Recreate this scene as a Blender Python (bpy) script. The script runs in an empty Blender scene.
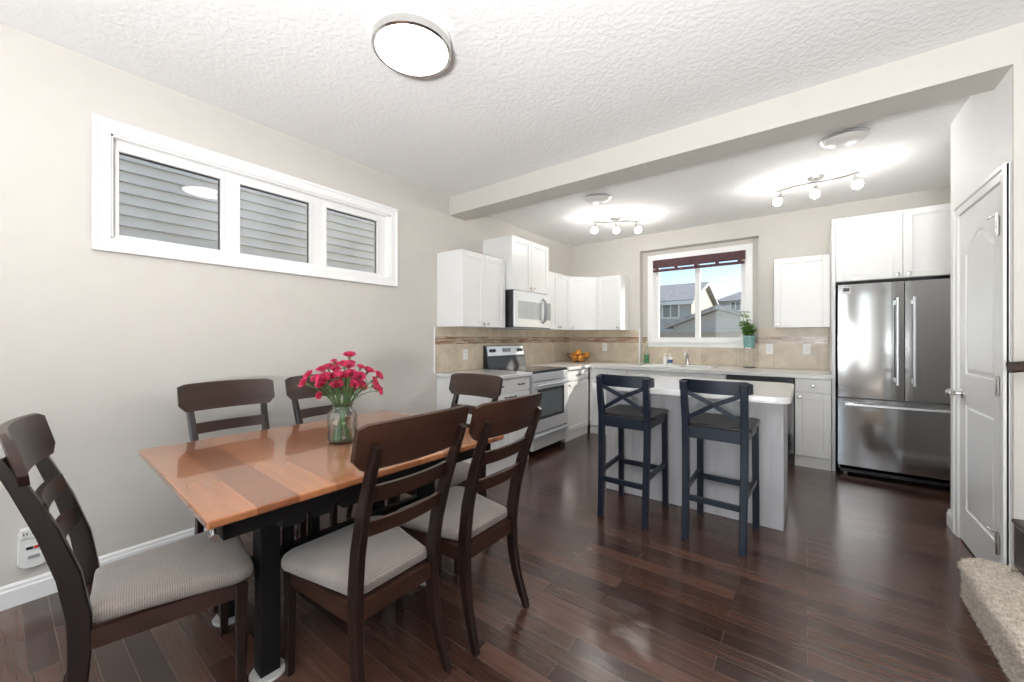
import bpy, bmesh, math, random
from mathutils import Vector, Matrix, Euler
PI = math.pi
R = math.radians
random.seed(7)
SC = bpy.context.scene
COL = SC.collection

# ------------------------------------------------------------------ camera
FPX = 392.0
cam_d = bpy.data.cameras.new('camera')
cam_d.sensor_width = 36.0
cam_d.sensor_fit = 'HORIZONTAL'
cam_d.lens = FPX / 1024.0 * 36.0
cam_d.shift_y = (338.0 - 341.0) / 1024.0
cam_d.clip_start = 0.05
cam_o = bpy.data.objects.new('camera', cam_d)
COL.objects.link(cam_o)
cam_o.location = (0, 0, 1.27)
cam_o.rotation_euler = (R(90), 0, R(37.0))
SC.camera = cam_o

# ------------------------------------------------------------------ world, sun, daylight
w = bpy.data.worlds.new('world')
SC.world = w
w.use_nodes = True
wn = w.node_tree
wn.nodes.clear()
wo = wn.nodes.new('ShaderNodeOutputWorld')
wb = wn.nodes.new('ShaderNodeBackground')
sky = wn.nodes.new('ShaderNodeTexSky')
sky.sky_type = 'NISHITA'
sky.sun_disc = False
sky.sun_elevation = R(30)
sky.sun_rotation = R(45)
sky.air_density = 1.0
sky.dust_density = 0.4
wb.inputs[1].default_value = 0.20
wn.links.new(sky.outputs[0], wb.inputs[0])
wn.links.new(wb.outputs[0], wo.inputs[0])

sd = bpy.data.lights.new('sun', 'SUN')
sd.energy = 10
sd.angle = R(1.0)
sd.color = (1.0, 0.95, 0.86)
so = bpy.data.objects.new('sun', sd)
COL.objects.link(so)
so.location = (6, 9, 8)
so.rotation_euler = Vector((-1.0, -1.0, -0.70)).to_track_quat('-Z', 'Y').to_euler()


def daylight(name, loc, aim, sx, sy, power, col):
    d = bpy.data.lights.new(name, 'AREA')
    d.shape = 'RECTANGLE'
    d.size = sx
    d.size_y = sy
    d.energy = power
    d.color = col
    o = bpy.data.objects.new(name, d)
    COL.objects.link(o)
    o.location = loc
    o.rotation_euler = (Vector(aim) - Vector(loc)).to_track_quat('-Z', 'Y').to_euler()
    return o


# daylight through the big windows of the living room behind the camera
daylight('daylight_rear', (-1.2, -4.35, 1.45), (-1.2, 0, 1.45), 3.0, 2.1, 70, (0.80, 0.93, 1.0))
daylight('daylight_rear', (1.17, -4.35, 1.45), (1.17, 0, 1.45), 0.30, 2.1, 6, (0.92, 0.96, 1.0))
daylight('daylight_side', (4.75, -1.6, 1.5), (0, -1.6, 1.5), 2.6, 2.0, 60, (0.95, 0.97, 1.0))

# unseen fill lamp added behind the camera to brighten the ceiling
daylight('added_ceiling_fill', (.25, -.95, 1.15), (.17, -.6, 2.74), .5, .5, 260, (0.98, 0.985, 1.0))

vs = SC.view_settings
vs.view_transform = 'Standard'
vs.look = 'None'
vs.gamma = 1.0
vs.use_curve_mapping = False
vs.exposure = 0.05
SC.cycles.max_bounces = 14
SC.cycles.diffuse_bounces = 7
SC.cycles.glossy_bounces = 5
SC.cycles.transparent_max_bounces = 24
SC.cycles.sample_clamp_indirect = 6.0
SC.cycles.caustics_reflective = False
SC.cycles.caustics_refractive = False


# ------------------------------------------------------------------ materials
def new_mat(name):
    m = bpy.data.materials.new(name)
    m.use_nodes = True
    nt = m.node_tree
    b = nt.nodes['Principled BSDF']
    return m, nt, b


def N(nt, t, **kw):
    n = nt.nodes.new(t)
    for k, v in kw.items():
        if k in n.inputs:
            n.inputs[k].default_value = v
        else:
            setattr(n, k, v)
    return n


def coords(nt, scale=(1, 1, 1), rot=(0, 0, 0), loc=(0, 0, 0), kind='Object'):
    tc = nt.nodes.new('ShaderNodeTexCoord')
    mp = nt.nodes.new('ShaderNodeMapping')
    mp.inputs['Scale'].default_value = scale
    mp.inputs['Rotation'].default_value = rot
    mp.inputs['Location'].default_value = loc
    nt.links.new(tc.outputs[kind], mp.inputs[0])
    return mp.outputs[0]


def ramp(nt, fac, stops):
    r = nt.nodes.new('ShaderNodeValToRGB')
    e = r.color_ramp.elements
    while len(e) < len(stops):
        e.new(0.5)
    for el, (p, c) in zip(e, stops):
        el.position = p
        el.color = (*c, 1)
    nt.links.new(fac, r.inputs[0])
    return r.outputs[0]


def plain(name, col, rough=0.5, metal=0.0, var=0.04, nscale=8.0, bump=0.0, bscale=60.0, coat=0.0):
    """principled material with a little procedural colour variation and optional bump"""
    m, nt, b = new_mat(name)
    co = coords(nt)
    no = N(nt, 'ShaderNodeTexNoise', Scale=nscale, Detail=3.0)
    nt.links.new(co, no.inputs['Vector'])
    lo = tuple(max(0, c * (1 - var)) for c in col)
    hi = tuple(min(1, c * (1 + var)) for c in col)
    nt.links.new(ramp(nt, no.outputs[0], [(0.3, lo), (0.7, hi)]), b.inputs['Base Color'])
    b.inputs['Roughness'].default_value = rough
    b.inputs['Metallic'].default_value = metal
    if coat:
        b.inputs['Coat Weight'].default_value = coat
        b.inputs['Coat Roughness'].default_value = 0.08
    if bump:
        n2 = N(nt, 'ShaderNodeTexNoise', Scale=bscale, Detail=4.0)
        nt.links.new(co, n2.inputs['Vector'])
        bp = N(nt, 'ShaderNodeBump', Strength=bump, Distance=0.01)
        nt.links.new(n2.outputs[0], bp.inputs['Height'])
        nt.links.new(bp.outputs[0], b.inputs['Normal'])
    return m


def wood(name, c1, c2, rough=0.35, axis='x', scale=6.0, coat=0.0, spec=0.5):
    """streaky wood, grain along the given object axis"""
    m, nt, b = new_mat(name)
    s = {'x': (0.12, 1, 1), 'y': (1, 0.12, 1), 'z': (1, 1, 0.12)}[axis]
    co = coords(nt, scale=s)
    no = N(nt, 'ShaderNodeTexNoise', Scale=scale * 5, Detail=6.0, Roughness=0.6, Distortion=0.4)
    nt.links.new(co, no.inputs['Vector'])
    nt.links.new(ramp(nt, no.outputs[0], [(0.3, c1), (0.72, c2)]), b.inputs['Base Color'])
    b.inputs['Roughness'].default_value = rough
    b.inputs['Specular IOR Level'].default_value = spec
    if coat:
        b.inputs['Coat Weight'].default_value = coat
        b.inputs['Coat Roughness'].default_value = 0.1
    bp = N(nt, 'ShaderNodeBump', Strength=0.08, Distance=0.004)
    nt.links.new(no.outputs[0], bp.inputs['Height'])
    nt.links.new(bp.outputs[0], b.inputs['Normal'])
    return m


def emit(name, col, strength):
    m, nt, b = new_mat(name)
    b.inputs['Base Color'].default_value = (*col, 1)
    b.inputs['Emission Color'].default_value = (*col, 1)
    b.inputs['Emission Strength'].default_value = strength
    return m


def glass(name, tint=(1, 1, 1), base=0.04, rough=0.0):
    """thin pane: transparent with a fresnel reflection"""
    m = bpy.data.materials.new(name)
    m.use_nodes = True
    nt = m.node_tree
    nt.nodes.clear()
    out = nt.nodes.new('ShaderNodeOutputMaterial')
    tr = nt.nodes.new('ShaderNodeBsdfTransparent')
    tr.inputs[0].default_value = (*tint, 1)
    gl = nt.nodes.new('ShaderNodeBsdfGlossy')
    gl.inputs['Roughness'].default_value = rough
    fr = N(nt, 'ShaderNodeLayerWeight', Blend=0.25)
    mr = N(nt, 'ShaderNodeMapRange')
    mr.inputs['To Min'].default_value = base
    mr.inputs['To Max'].default_value = 0.6
    mx = nt.nodes.new('ShaderNodeMixShader')
    nt.links.new(fr.outputs['Fresnel'], mr.inputs[0])
    nt.links.new(mr.outputs[0], mx.inputs[0])
    nt.links.new(tr.outputs[0], mx.inputs[1])
    nt.links.new(gl.outputs[0], mx.inputs[2])
    nt.links.new(mx.outputs[0], out.inputs[0])
    return m


def m_floor():
    m, nt, b = new_mat('dark_hardwood')
    co = coords(nt)
    br = N(nt, 'ShaderNodeTexBrick')
    br.offset = 0.37
    br.offset_frequency = 2
    br.inputs['Scale'].default_value = 1.0
    br.inputs['Brick Width'].default_value = 0.78
    br.inputs['Row Height'].default_value = 0.083
    br.inputs['Mortar Size'].default_value = 0.0011
    br.inputs['Mortar Smooth'].default_value = 0.3
    br.inputs['Bias'].default_value = 0.0
    br.inputs['Color1'].default_value = (0.031, 0.0145, 0.0105, 1)
    br.inputs['Color2'].default_value = (0.098, 0.048, 0.034, 1)
    br.inputs['Mortar'].default_value = (0.115, 0.086, 0.073, 1)  # seams paler than the planks: bevel highlights put into the colour
    nt.links.new(co, br.inputs['Vector'])
    co2 = coords(nt, scale=(0.6, 12, 1))
    no = N(nt, 'ShaderNodeTexNoise', Scale=5.0, Detail=6.0, Roughness=0.65)
    nt.links.new(co2, no.inputs['Vector'])
    mx = N(nt, 'ShaderNodeMix', data_type='RGBA', blend_type='MULTIPLY')
    mx.inputs[0].default_value = 0.75
    nt.links.new(br.outputs['Color'], mx.inputs[6])
    nt.links.new(ramp(nt, no.outputs[0], [(0.3, (0.55, 0.52, 0.5)), (0.75, (1.35, 1.3, 1.28))]), mx.inputs[7])
    nt.links.new(mx.outputs[2], b.inputs['Base Color'])
    n3 = N(nt, 'ShaderNodeTexNoise', Scale=3.0, Detail=5.0)
    nt.links.new(co, n3.inputs['Vector'])
    rr = N(nt, 'ShaderNodeMapRange')
    rr.inputs['To Min'].default_value = 0.14
    rr.inputs['To Max'].default_value = 0.30
    nt.links.new(n3.outputs[0], rr.inputs[0])
    nt.links.new(rr.outputs[0], b.inputs['Roughness'])
    b.inputs['Coat Weight'].default_value = 0.25
    b.inputs['Coat Roughness'].default_value = 0.2
    # hand-scraped waviness and plank bevels
    co3 = coords(nt, scale=(0.5, 3, 1))
    n4 = N(nt, 'ShaderNodeTexNoise', Scale=9.0, Detail=2.0)
    nt.links.new(co3, n4.inputs['Vector'])
    ad = N(nt, 'ShaderNodeMath', operation='MULTIPLY_ADD')
    ad.inputs[1].default_value = -0.5
    nt.links.new(br.outputs['Fac'], ad.inputs[0])
    nt.links.new(n4.outputs[0], ad.inputs[2])
    bp = N(nt, 'ShaderNodeBump', Strength=0.12, Distance=0.012)
    nt.links.new(ad.outputs[0], bp.inputs['Height'])
    nt.links.new(bp.outputs[0], b.inputs['Normal'])
    return m


def m_tabletop():
    m, nt, b = new_mat('honey_table_planks')
    co = coords(nt)
    sx = nt.nodes.new('ShaderNodeSeparateXYZ')
    nt.links.new(co, sx.inputs[0])
    # boards run across the table; each has its own tone
    dv = N(nt, 'ShaderNodeMath', operation='DIVIDE')
    dv.inputs[1].default_value = 0.122
    ofs = N(nt, 'ShaderNodeMath', operation='ADD')
    ofs.inputs[1].default_value = 0.635
    nt.links.new(sx.outputs[1], ofs.inputs[0])
    nt.links.new(ofs.outputs[0], dv.inputs[0])
    fl = N(nt, 'ShaderNodeMath', operation='FLOOR')
    nt.links.new(dv.outputs[0], fl.inputs[0])
    wn_ = N(nt, 'ShaderNodeTexWhiteNoise', noise_dimensions='1D')
    nt.links.new(fl.outputs[0], wn_.inputs['W'])
    alt = N(nt, 'ShaderNodeMath', operation='PINGPONG')
    alt.inputs[1].default_value = 1.0
    nt.links.new(fl.outputs[0], alt.inputs[0])
    mxa = N(nt, 'ShaderNodeMath', operation='MULTIPLY_ADD')
    mxa.inputs[1].default_value = -0.30
    nt.links.new(alt.outputs[0], mxa.inputs[0])
    wsc = N(nt, 'ShaderNodeMath', operation='MULTIPLY_ADD')
    wsc.inputs[1].default_value = 0.45
    wsc.inputs[2].default_value = 0.45
    nt.links.new(wn_.outputs['Value'], wsc.inputs[0])
    nt.links.new(wsc.outputs[0], mxa.inputs[2])
    tone = ramp(nt, mxa.outputs[0], [(0.0, (0.165, 0.058, 0.027)), (0.5, (0.29, 0.108, 0.044)), (1.0, (0.41, 0.165, 0.066))])
    co2 = coords(nt, scale=(0.9, 7, 1))
    no = N(nt, 'ShaderNodeTexNoise', Scale=4.0, Detail=4.0, Roughness=0.5, Distortion=0.1)
    nt.links.new(co2, no.inputs['Vector'])
    mx = N(nt, 'ShaderNodeMix', data_type='RGBA', blend_type='MULTIPLY')
    mx.inputs[0].default_value = 0.8
    nt.links.new(tone, mx.inputs[6])
    nt.links.new(ramp(nt, no.outputs[0], [(0.3, (0.90, 0.89, 0.88)), (0.7, (1.06, 1.06, 1.06))]), mx.inputs[7])
    nt.links.new(mx.outputs[2], b.inputs['Base Color'])
    b.inputs['Roughness'].default_value = 0.22
    b.inputs['Coat Weight'].default_value = 0.7
    b.inputs['Coat Roughness'].default_value = 0.05
    return m


def m_tile(name, axis):
    """large travertine tiles, axis = horizontal world axis of the wall"""
    m, nt, b = new_mat(name)
    tc = nt.nodes.new('ShaderNodeTexCoord')
    sx = nt.nodes.new('ShaderNodeSeparateXYZ')
    cx = nt.nodes.new('ShaderNodeCombineXYZ')
    nt.links.new(tc.outputs['Object'], sx.inputs[0])
    nt.links.new(sx.outputs[axis], cx.inputs[0])
    nt.links.new(sx.outputs[2], cx.inputs[1])
    mp = nt.nodes.new('ShaderNodeMapping')
    mp.inputs['Location'].default_value = (0.11, -0.915, 0)
    nt.links.new(cx.outputs[0], mp.inputs[0])
    br = N(nt, 'ShaderNodeTexBrick')
    br.offset = 0.5
    br.inputs['Scale'].default_value = 1.0
    br.inputs['Brick Width'].default_value = 0.40
    br.inputs['Row Height'].default_value = 0.31
    br.inputs['Mortar Size'].default_value = 0.0035
    br.inputs['Color1'].default_value = (0.51, 0.44, 0.345, 1)
    br.inputs['Color2'].default_value = (0.60, 0.525, 0.42, 1)
    br.inputs['Mortar'].default_value = (0.42, 0.365, 0.29, 1)
    nt.links.new(mp.outputs[0], br.inputs['Vector'])
    no = N(nt, 'ShaderNodeTexNoise', Scale=7.0, Detail=6.0, Roughness=0.6)
    nt.links.new(mp.outputs[0], no.inputs['Vector'])
    mx = N(nt, 'ShaderNodeMix', data_type='RGBA', blend_type='MULTIPLY')
    mx.inputs[0].default_value = 0.8
    nt.links.new(br.outputs['Color'], mx.inputs[6])
    nt.links.new(ramp(nt, no.outputs[0], [(0.3, (0.78, 0.74, 0.7)), (0.7, (1.2, 1.2, 1.18))]), mx.inputs[7])
    nt.links.new(mx.outputs[2], b.inputs['Base Color'])
    b.inputs['Roughness'].default_value = 0.33
    bp = N(nt, 'ShaderNodeBump', Strength=0.3, Distance=0.003, invert=True)
    nt.links.new(br.outputs['Fac'], bp.inputs['Height'])
    nt.links.new(bp.outputs[0], b.inputs['Normal'])
    return m


def m_mosaic(name, axis):
    m, nt, b = new_mat(name)
    tc = nt.nodes.new('ShaderNodeTexCoord')
    sx = nt.nodes.new('ShaderNodeSeparateXYZ')
    cx = nt.nodes.new('ShaderNodeCombineXYZ')
    nt.links.new(tc.outputs['Object'], sx.inputs[0])
    nt.links.new(sx.outputs[axis], cx.inputs[0])
    nt.links.new(sx.outputs[2], cx.inputs[1])
    br = N(nt, 'ShaderNodeTexBrick')
    br.offset = 0.42
    br.inputs['Scale'].default_value = 1.0
    br.inputs['Brick Width'].default_value = 0.115
    br.inputs['Row Height'].default_value = 0.0135
    br.inputs['Mortar Size'].default_value = 0.0012
    br.inputs['Color1'].default_value = (0.0, 0.0, 0.0, 1)
    br.inputs['Color2'].default_value = (1, 1, 1, 1)
    br.inputs['Mortar'].default_value = (0.5, 0.5, 0.5, 1)
    nt.links.new(cx.outputs[0], br.inputs['Vector'])
    nt.links.new(ramp(nt, br.outputs['Color'], [(0.0, (0.13, 0.058, 0.03)), (0.35, (0.30, 0.17, 0.10)), (0.6, (0.55, 0.44, 0.34)), (1.0, (0.22, 0.19, 0.165))]), b.inputs['Base Color'])
    b.inputs['Roughness'].default_value = 0.25
    return m


def m_fabric(name, c1, c2, stripes=True):
    m, nt, b = new_mat(name)
    co = coords(nt)
    wv = N(nt, 'ShaderNodeTexWave', Scale=52.0, Distortion=1.2, Detail=2.0)
    wv.bands_direction = 'Y'
    wv.inputs['Detail Scale'].default_value = 3.0
    nt.links.new(co, wv.inputs['Vector'])
    no = N(nt, 'ShaderNodeTexNoise', Scale=420.0, Detail=2.0)
    nt.links.new(co, no.inputs['Vector'])
    n2 = N(nt, 'ShaderNodeTexNoise', Scale=9.0, Detail=4.0)
    nt.links.new(co, n2.inputs['Vector'])
    a = N(nt, 'ShaderNodeMath', operation='MULTIPLY_ADD')
    a.inputs[1].default_value = 0.45 if stripes else 0.1
    nt.links.new(wv.outputs['Fac'], a.inputs[0])
    nt.links.new(no.outputs[0], a.inputs[2])
    a2 = N(nt, 'ShaderNodeMath', operation='MULTIPLY_ADD')
    a2.inputs[1].default_value = 0.5
    nt.links.new(n2.outputs[0], a2.inputs[0])
    nt.links.new(a.outputs[0], a2.inputs[2])
    nt.links.new(ramp(nt, a2.outputs[0], [(0.55, c1), (1.2, c2)]), b.inputs['Base Color'])
    b.inputs['Roughness'].default_value = 0.95
    b.inputs['Sheen Weight'].default_value = 0.3
    bp = N(nt, 'ShaderNodeBump', Strength=0.35, Distance=0.002)
    nt.links.new(a.outputs[0], bp.inputs['Height'])
    nt.links.new(bp.outputs[0], b.inputs['Normal'])
    return m


def m_steel(name, col=(0.62, 0.62, 0.62), rough=0.26, axis='x'):
    m, nt, b = new_mat(name)
    s = {'x': (0.6, 60, 60), 'z': (60, 60, 0.6)}[axis]
    co = coords(nt, scale=s)
    no = N(nt, 'ShaderNodeTexNoise', Scale=8.0, Detail=3.0)
    nt.links.new(co, no.inputs['Vector'])
    lo = tuple(c * 0.9 for c in col)
    nt.links.new(ramp(nt, no.outputs[0], [(0.3, lo), (0.7, col)]), b.inputs['Base Color'])
    b.inputs['Metallic'].default_value = 1.0
    b.inputs['Roughness'].default_value = rough
    b.inputs['Anisotropic'].default_value = 0.0
    return m


def m_popcorn():
    m, nt, b = new_mat('knockdown_ceiling')
    b.inputs['Base Color'].default_value = (0.84, 0.84, 0.83, 1)
    b.inputs['Roughness'].default_value = 0.95
    co = coords(nt)
    no = N(nt, 'ShaderNodeTexNoise', Scale=38.0, Detail=3.0, Roughness=0.55)
    nt.links.new(co, no.inputs['Vector'])
    r = ramp(nt, no.outputs[0], [(0.42, (0, 0, 0)), (0.6, (1, 1, 1))])
    bp = N(nt, 'ShaderNodeBump', Strength=0.22, Distance=0.007)
    nt.links.new(r, bp.inputs['Height'])
    nt.links.new(bp.outputs[0], b.inputs['Normal'])
    return m


def m_siding(name, c, pitch=0.11):
    m, nt, b = new_mat(name)
    co = coords(nt)
    no = N(nt, 'ShaderNodeTexNoise', Scale=6.0, Detail=3.0)
    nt.links.new(co, no.inputs['Vector'])
    nt.links.new(ramp(nt, no.outputs[0], [(0.3, tuple(x * 0.94 for x in c)), (0.7, c)]), b.inputs['Base Color'])
    b.inputs['Roughness'].default_value = 0.6
    sx = nt.nodes.new('ShaderNodeSeparateXYZ')
    nt.links.new(co, sx.inputs[0])
    dv = N(nt, 'ShaderNodeMath', operation='DIVIDE')
    dv.inputs[1].default_value = pitch
    nt.links.new(sx.outputs[2], dv.inputs[0])
    fr = N(nt, 'ShaderNodeMath', operation='FRACT')
    nt.links.new(dv.outputs[0], fr.inputs[0])
    bp = N(nt, 'ShaderNodeBump', Strength=0.8, Distance=0.02, invert=True)
    nt.links.new(fr.outputs[0], bp.inputs['Height'])
    nt.links.new(bp.outputs[0], b.inputs['Normal'])
    return m


M = {}
M['wall'] = plain('greige_paint', (0.588, 0.562, 0.522), 0.75, var=0.015, bump=0.06, bscale=160)
M['wall_white'] = plain('white_wall_paint', (0.88, 0.88, 0.87), 0.6, var=0.01, bump=0.04, bscale=160)
M['ceiling'] = m_popcorn()
M['floor'] = m_floor()
M['trim'] = plain('white_trim_paint', (0.87, 0.87, 0.86), 0.35, var=0.01)
M['vinyl'] = plain('white_vinyl', (0.82, 0.82, 0.815), 0.3, var=0.01)
M['cab'] = plain('white_cabinet_paint', (0.80, 0.80, 0.79), 0.35, var=0.012)
M['counter'] = plain('cream_counter', (0.74, 0.735, 0.72), 0.16, var=0.03, nscale=60)
M['counter_grey'] = plain('grey_counter_edge', (0.52, 0.50, 0.47), 0.3, var=0.08, nscale=40)
M['glass'] = glass('window_glass')
M['kitchen_glass'] = glass('kitchen_window_glass', base=0.010)
M['vase_glass'] = glass('vase_glass', (0.97, 0.99, 0.985), 0.03)
M['green_glass'] = glass('green_glass', (0.25, 0.78, 0.55), 0.05)
M['water'] = glass('water', (0.92, 0.97, 0.96), 0.02)
M['table'] = m_tabletop()
M['table_edge'] = wood('table_edge_wood', (0.14, 0.045, 0.018), (0.27, 0.10, 0.04), 0.25, 'y')
M['black_wood'] = wood('black_stained_wood', (0.006, 0.0055, 0.006), (0.009, 0.008, 0.008), 0.5, 'z', spec=0.2)
M['chair_x'] = wood('espresso_rail_wood', (0.016, 0.0068, 0.0045), (0.044, 0.0175, 0.0100), 0.30, 'x', 3.0, coat=0.0)
M['chair_z'] = wood('espresso_leg_wood', (0.008, 0.0042, 0.0032), (0.018, 0.0085, 0.006), 0.30, 'z', 3.0, coat=0.15, spec=0.4)
M['fabric'] = m_fabric('taupe_woven_fabric', (0.105, 0.087, 0.077), (0.255, 0.215, 0.192))
M['navy'] = plain('navy_black_paint', (0.0055, 0.009, 0.019), 0.34, var=0.1, coat=0.05)
M['stool_seat'] = wood('black_brown_seat', (0.012, 0.010, 0.011), (0.030, 0.023, 0.022), 0.3, 'y')
M['steel'] = m_steel('brushed_steel', (0.60, 0.60, 0.60), 0.24, 'x')
M['steel_v'] = m_steel('brushed_steel_vertical', (0.50, 0.50, 0.505), 0.10, 'z')
M['bright_steel'] = m_steel('pale_steel', (0.77, 0.785, 0.81), 0.33, 'x')
M['appliance'] = plain('pale_stainless_front', (0.68, 0.69, 0.715), 0.32, 0.45, 0.02)
M['chrome'] = plain('satin_nickel', (0.70, 0.69, 0.67), 0.2, 1.0, 0.02)
M['dark_metal'] = plain('dark_pull_metal', (0.08, 0.075, 0.07), 0.3, 1.0)
M['black_plastic'] = plain('black_plastic', (0.012, 0.012, 0.014), 0.35)
M['black_glass'] = plain('black_glass', (0.008, 0.009, 0.011), 0.06)
M['oven_glass'] = plain('oven_window_glass', (0.10, 0.125, 0.135), 0.08)
M['mw_glass'] = plain('microwave_window', (0.42, 0.44, 0.46), 0.15)
M['grey_plastic'] = plain('grey_plastic', (0.30, 0.31, 0.33), 0.4)
M['white_plastic'] = plain('white_plastic', (0.80, 0.80, 0.78), 0.35)
M['red_light'] = plain('red_switch', (0.45, 0.02, 0.02), 0.4)
M['tile_y'] = m_tile('travertine_tile_left', 1)
M['tile_x'] = m_tile('travertine_tile_back', 0)
M['mosaic_y'] = m_mosaic('mosaic_left', 1)
M['mosaic_x'] = m_mosaic('mosaic_back', 0)
M['island'] = wood('grey_washed_panel', (0.45, 0.44, 0.45), (0.56, 0.55, 0.57), 0.45, 'z', 4.0)
M['blind'] = wood('plum_woven_blind', (0.045, 0.016, 0.022), (0.11, 0.045, 0.05), 0.7, 'x', 14)
M['bulb'] = emit('lit_bulb', (1.0, 0.965, 0.93), 122.0)
M['led'] = emit('lit_led_diffuser', (1.0, 0.97, 0.95), 8)
M['frost'] = plain('frosted_dome_glass', (0.78, 0.77, 0.74), 0.25)
M['petal'] = plain('carnation_petal', (0.60, 0.045, 0.125), 0.6, var=0.45, nscale=45)
M['stem'] = plain('carnation_stem', (0.075, 0.15, 0.05), 0.55, var=0.25)
M['leaf'] = plain('plant_leaf', (0.19, 0.36, 0.09), 0.45, var=0.35, nscale=25)
M['teal'] = plain('teal_pot_glaze', (0.20, 0.38, 0.37), 0.35, var=0.1)
M['soil'] = plain('potting_soil', (0.03, 0.02, 0.014), 0.95, var=0.4, nscale=80)
M['orange'] = plain('orange_peel', (0.85, 0.36, 0.045), 0.45, var=0.15, bump=0.3, bscale=220)
M['rattan'] = plain('brown_wire', (0.16, 0.075, 0.035), 0.5)
M['blue_label'] = plain('blue_label', (0.03, 0.09, 0.22), 0.4)
M['carpet'] = plain('shag_carpet', (0.66, 0.59, 0.51), 1.0, var=0.3, nscale=70, bump=0.6, bscale=180)
M['dark_gloss'] = wood('dark_glossy_wood', (0.014, 0.007, 0.006), (0.035, 0.016, 0.012), 0.14, 'x')
M['neigh_siding'] = m_siding('grey_lap_siding', (0.80, 0.80, 0.78), 0.105)
M['house_siding'] = m_siding('grey_house_siding', (0.46, 0.47, 0.49), 0.2)
M['house_cream'] = m_siding('cream_house_siding', (0.36, 0.33, 0.27), 0.2)
M['shingle'] = plain('grey_shingles', (0.36, 0.355, 0.36), 0.9, var=0.2, nscale=6)
M['ext_glass'] = plain('house_window_glass', (0.18, 0.20, 0.23), 0.1)
M['lawn'] = plain('dry_lawn', (0.24, 0.22, 0.15), 1.0, var=0.3, nscale=0.6)
M['felt'] = plain('white_felt', (0.42, 0.41, 0.40), 0.95)
M['badge'] = plain('energy_label', (0.60, 0.60, 0.58), 0.4)
M['dark_print'] = plain('dark_print', (0.05, 0.05, 0.055), 0.5)


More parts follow.
